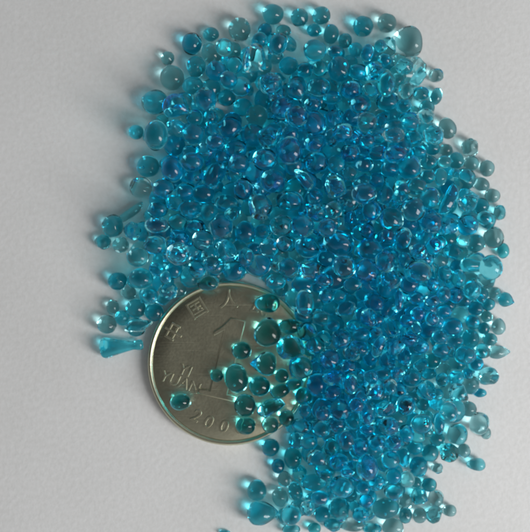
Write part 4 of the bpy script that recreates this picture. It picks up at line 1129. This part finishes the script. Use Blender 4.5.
# ------------------------------------------------------------------ the beads
NAMES = {'bead': 'glass_bead', 'egg': 'glass_bead', 'cap': 'glass_bead', 'dropl': 'glass_drop', 'dropr': 'glass_drop',
         'chip': 'glass_chip', 'rod': 'glass_rod', 'flask': 'glass_flask_piece'}
def row_matrix(x, y, z, rx, ry, rz, ang):
    return Matrix.Translation((x * MM, y * MM, z * MM)) @ Matrix.Rotation(R(ang), 4, 'Z') @ Matrix.Diagonal((rx * MM, ry * MM, rz * MM, 1))

for line in BEADS.strip().split('\n'):
    head, label, group = line.split('|')
    f = head.split()
    x, y, z, rx, ry, rz, ang = [int(q) / 100 for q in f[:7]]
    kind, k, tint, cat = f[7], int(f[8]), f[9], f[10]
    o = link(NAMES[kind], bead_mesh(kind, k, tint))
    o.location = (x * MM, y * MM, z * MM); o.rotation_euler = (0, 0, R(ang)); o.scale = (rx * MM, ry * MM, rz * MM)
    tag(o, label, cat.replace('_', ' '), group or None)

# the other beads of the heap: past the first three hundred, one object
vs, fs, ms, base = [], [], [], 0
order = ['teal', 'pale', 'blue', 'deep', 'green', 'cyan']
f4 = ICO[4][1]
for line in REST.strip().split('\n'):
    f = line.split()
    x, y, z, rx, ry, rz, ang = [int(q) / 100 for q in f[:7]]
    kind, k, tint = f[7], int(f[8]), f[9]
    key = ('v', kind, k)
    if key not in _cache: _cache[key] = shape_verts(kind, k, 4)
    v = _cache[key] * (rx, ry, rz)
    c, s = math.cos(R(ang)), math.sin(R(ang))
    v = np.stack([v[:, 0] * c - v[:, 1] * s + x, v[:, 0] * s + v[:, 1] * c + y, v[:, 2] + z], 1) * MM
    vs.append(v); fs.append(f4 + base); ms.append(np.full(len(f4), order.index(tint))); base += len(v)
vs = np.concatenate(vs); fs = np.concatenate(fs); ms = np.concatenate(ms)
me = bpy.data.meshes.new('glass_beads')
me.vertices.add(len(vs)); me.vertices.foreach_set('co', vs.ravel())
me.loops.add(len(fs) * 3); me.loops.foreach_set('vertex_index', fs.ravel().astype(np.int32))
me.polygons.add(len(fs)); me.polygons.foreach_set('loop_start', np.arange(len(fs), dtype=np.int32) * 3)
me.update(calc_edges=True)
for t in order: me.materials.append(GLASS[t])
me.polygons.foreach_set('material_index', ms.astype(np.int32)); me.polygons.foreach_set('use_smooth', np.ones(len(fs), bool))
me.update()
tag(link('glass_beads', me), 'small blue and teal glass beads filling the heap between and under the bigger ones', 'glass beads', None, 'stuff')

# ------------------------------------------------------------------ the coin
COIN = metal_material('nickel_coin_metal', COIN_BASE, COIN_ROUGH)
root = bpy.data.objects.new('coin', None); col.objects.link(root); root.empty_display_size = 0.01
cx, cy = COIN_XY
root.location = (cx * MM, cy * MM, 0)
tag(root, 'dull nickel one yuan coin lying on the paper, half buried under the blue beads', 'coin')

def lathe(name, prof, parent, seg=256):
    vs, fs = [], []
    for i in range(seg):
        a = 2 * math.pi * i / seg
        vs += [(r * math.cos(a) * MM, r * math.sin(a) * MM, z * MM) for r, z in prof]
    n = len(prof)
    for i in range(seg):
        j = (i + 1) % seg
        for k in range(n - 1): fs.append((i * n + k, j * n + k, j * n + k + 1, i * n + k + 1))
    return link(name, mesh_of(name, vs, fs, COIN), parent)
FACE = 1.62
lathe('disc', [(0.001, 0.02), (11.75, 0.02), (11.75, 0.4), (11.75, FACE - .3), (11.7, FACE - 0.04), (11.6, FACE), (9, FACE + .01), (5, FACE + 0.02), (0.001, FACE + 0.02)], root)
lathe('rim', [(11.68, 0.04), (12.1, 0.03), (12.35, 0.1), (12.47, 0.25), (12.5, 0.45), (12.5, 1.4), (12.47, 1.6), (12.40, 1.75), (12.28, 1.83),
              (12.14, 1.855), (12.02, 1.83), (11.92, 1.74), (11.84, 1.63), (11.7, 1.52)], root)

def relief(name, outline_list, h, bevel, parent, z0=FACE - 0.02):
    cu = bpy.data.curves.new(name, 'CURVE'); cu.dimensions = '2D'; cu.fill_mode = 'BOTH'
    for pts in outline_list:
        sp = cu.splines.new('POLY'); sp.points.add(len(pts) - 1); sp.use_cyclic_u = True
        for p, q in zip(sp.points, pts): p.co = (q[0], q[1], 0, 1)
    cu.extrude = h; cu.bevel_depth = bevel; cu.bevel_resolution = 3; cu.offset = -bevel
    tmp = bpy.data.objects.new('tmp', cu); col.objects.link(tmp)
    dg = bpy.context.evaluated_depsgraph_get(); me = bpy.data.meshes.new_from_object(tmp.evaluated_get(dg))
    bpy.data.objects.remove(tmp)
    me.transform(Matrix.Scale(MM, 4)); me.materials.clear(); me.materials.append(COIN)
    me.polygons.foreach_set('use_smooth', [True] * len(me.polygons))
    o = link(name, me, parent); o.location = (0, 0, z0 * MM)
    return o

def text_piece(ch, size, x, y, rot, shear=0.0, h=0.09, bevel=0.05):
    cu = bpy.data.curves.new('t', 'FONT'); cu.body = ch; cu.size = size; cu.align_x = 'CENTER'; cu.align_y = 'CENTER'
    cu.extrude = h; cu.bevel_depth = bevel; cu.bevel_resolution = 2; cu.offset = 0.0; cu.shear = shear; cu.resolution_u = 6
    tmp = bpy.data.objects.new('tmp', cu); col.objects.link(tmp)
    dg = bpy.context.evaluated_depsgraph_get(); me = bpy.data.meshes.new_from_object(tmp.evaluated_get(dg))
    bpy.data.objects.remove(tmp)
    me.transform(Matrix.Scale(MM, 4) @ Matrix.Translation((x, y, 0)) @ Matrix.Rotation(rot, 4, 'Z'))
    return me

def join_meshes(name, mes, parent):
    vs, fs = [], []
    for m in mes:
        b = len(vs); vs += [tuple(v.co) for v in m.vertices]; fs += [tuple(b + i for i in p.vertices) for p in m.polygons]
    o = link(name, mesh_of(name, vs, fs, COIN, smooth=False), parent); o.location = (0, 0, (FACE) * MM)
    return o

P = lambda px, py: ((px - 230) / 6.60, -(py - 363.5) / 6.60)      # marks measured on the coin face, in mm from its centre
one = [P(*p) for p in [(214, 336), (213.5, 331.5), (222, 326), (231, 317.5), (246, 321), (227.5, 394), (237, 396.5), (235.5, 402.5), (197, 393.5), (198.5, 388), (209.5, 390), (224.5, 330)]]
relief('numeral', [one], 0.14, 0.19, root)
TILT = -R(14)
bank = []
for i, ch in enumerate('中国人民银行'):
    a = math.pi / 2 + TILT + R(75 - 30 * i)
    bank.append(text_piece(ch, 3.0, 9.6 * math.cos(a), 9.6 * math.sin(a), a - math.pi / 2))
join_meshes('bank_name', bank, root)
x, y = P(184.5, 370.5); x2, y2 = P(179.5, 382.5)
join_meshes('value_text', [text_piece('YI', 2.3, x, y, -R(19), 0.1, bevel=.05), text_piece('YUAN', 2.3, x2, y2, -R(20), 0.1, bevel=.05)], root)
yr = []
for ch, px, py, rt in (('2', 195.5, 416, -26), ('0', 207.5, 422.5, -20), ('0', 223, 427, -10), ('0', 239, 428, 0)):
    x, y = P(px, py); yr.append(text_piece(ch, 2.7, x, y, R(rt), 0.15, bevel=.05))
join_meshes('year', yr, root)

# ------------------------------------------------------------------ the paper
vs = [(-.6, -.6, 0), (.6, -.6, 0), (.6, .6, 0), (-.6, .6, 0)]
p = link('paper_surface', mesh_of('paper_surface', vs, [(0, 1, 2, 3)], paper_material(), False))
tag(p, 'plain white paper the beads and the coin lie on', 'paper', None, 'structure')

# ------------------------------------------------------------------ light
w = bpy.data.worlds.new('World'); scene.world = w; w.use_nodes = True
bg = w.node_tree.nodes['Background']; bg.inputs['Color'].default_value = WORLD_COL; bg.inputs['Strength'].default_value = WORLD
# a room that is brighter on the window's side, dim overhead where the viewer leans over
nt = w.node_tree; tc = nt.nodes.new('ShaderNodeTexCoord'); dp = nt.nodes.new('ShaderNodeVectorMath'); dp.operation = 'DOT_PRODUCT'
dp.inputs[1].default_value = (0.45 * math.cos(R(WINDOW[0])), 0.45 * math.sin(R(WINDOW[0])), -0.75)
mr = nt.nodes.new('ShaderNodeMapRange'); mr.inputs['From Min'].default_value = -1; mr.inputs['From Max'].default_value = 1
mr.inputs['To Min'].default_value = WORLD * -0.22; mr.inputs['To Max'].default_value = WORLD * 3.68
nt.links.new(tc.outputs['Generated'], dp.inputs[0]); nt.links.new(dp.outputs['Value'], mr.inputs['Value']); nt.links.new(mr.outputs['Result'], bg.inputs['Strength'])
def area(name, az, el, dist, sx, sy, rad, color, roll=0):
    L = bpy.data.lights.new(name, 'AREA'); L.shape = 'RECTANGLE'; L.size = sx; L.size_y = sy
    L.energy = rad * math.pi * sx * sy; L.color = color
    o = bpy.data.objects.new(name, L); col.objects.link(o)
    d = Vector((math.cos(R(el)) * math.cos(R(az)), math.cos(R(el)) * math.sin(R(az)), math.sin(R(el))))
    o.location = d * dist
    o.rotation_euler = ((-d).to_track_quat('-Z', 'Y').to_matrix() @ Matrix.Rotation(R(roll), 3, 'Z')).to_euler()
    return o
area('window_light', *WINDOW)

# ------------------------------------------------------------------ camera
cam = bpy.data.cameras.new('camera'); co = bpy.data.objects.new('camera', cam); col.objects.link(co)
H = 0.160
co.location = (0, 0, H); cam.sensor_fit = 'HORIZONTAL'; cam.sensor_width = 36
cam.lens = 36 * H / (530 / 6.524 * MM); cam.clip_start = 0.005; cam.clip_end = 10
scene.camera = co

scene.render.engine = 'CYCLES'
c = scene.cycles
c.max_bounces = 44; c.transmission_bounces = 42; c.glossy_bounces = 8; c.diffuse_bounces = 6; c.transparent_max_bounces = 8
c.caustics_refractive = True; c.caustics_reflective = True; c.blur_glossy = 0.3
c.sample_clamp_indirect = 10; c.sample_clamp_direct = 0
c.use_denoising = True
c.filter_width = FILTER
vs_ = scene.view_settings; vs_.view_transform = 'Standard'; vs_.look = 'None'; vs_.exposure = 0.08; vs_.gamma = 1
scene.display_settings.display_device = 'sRGB'
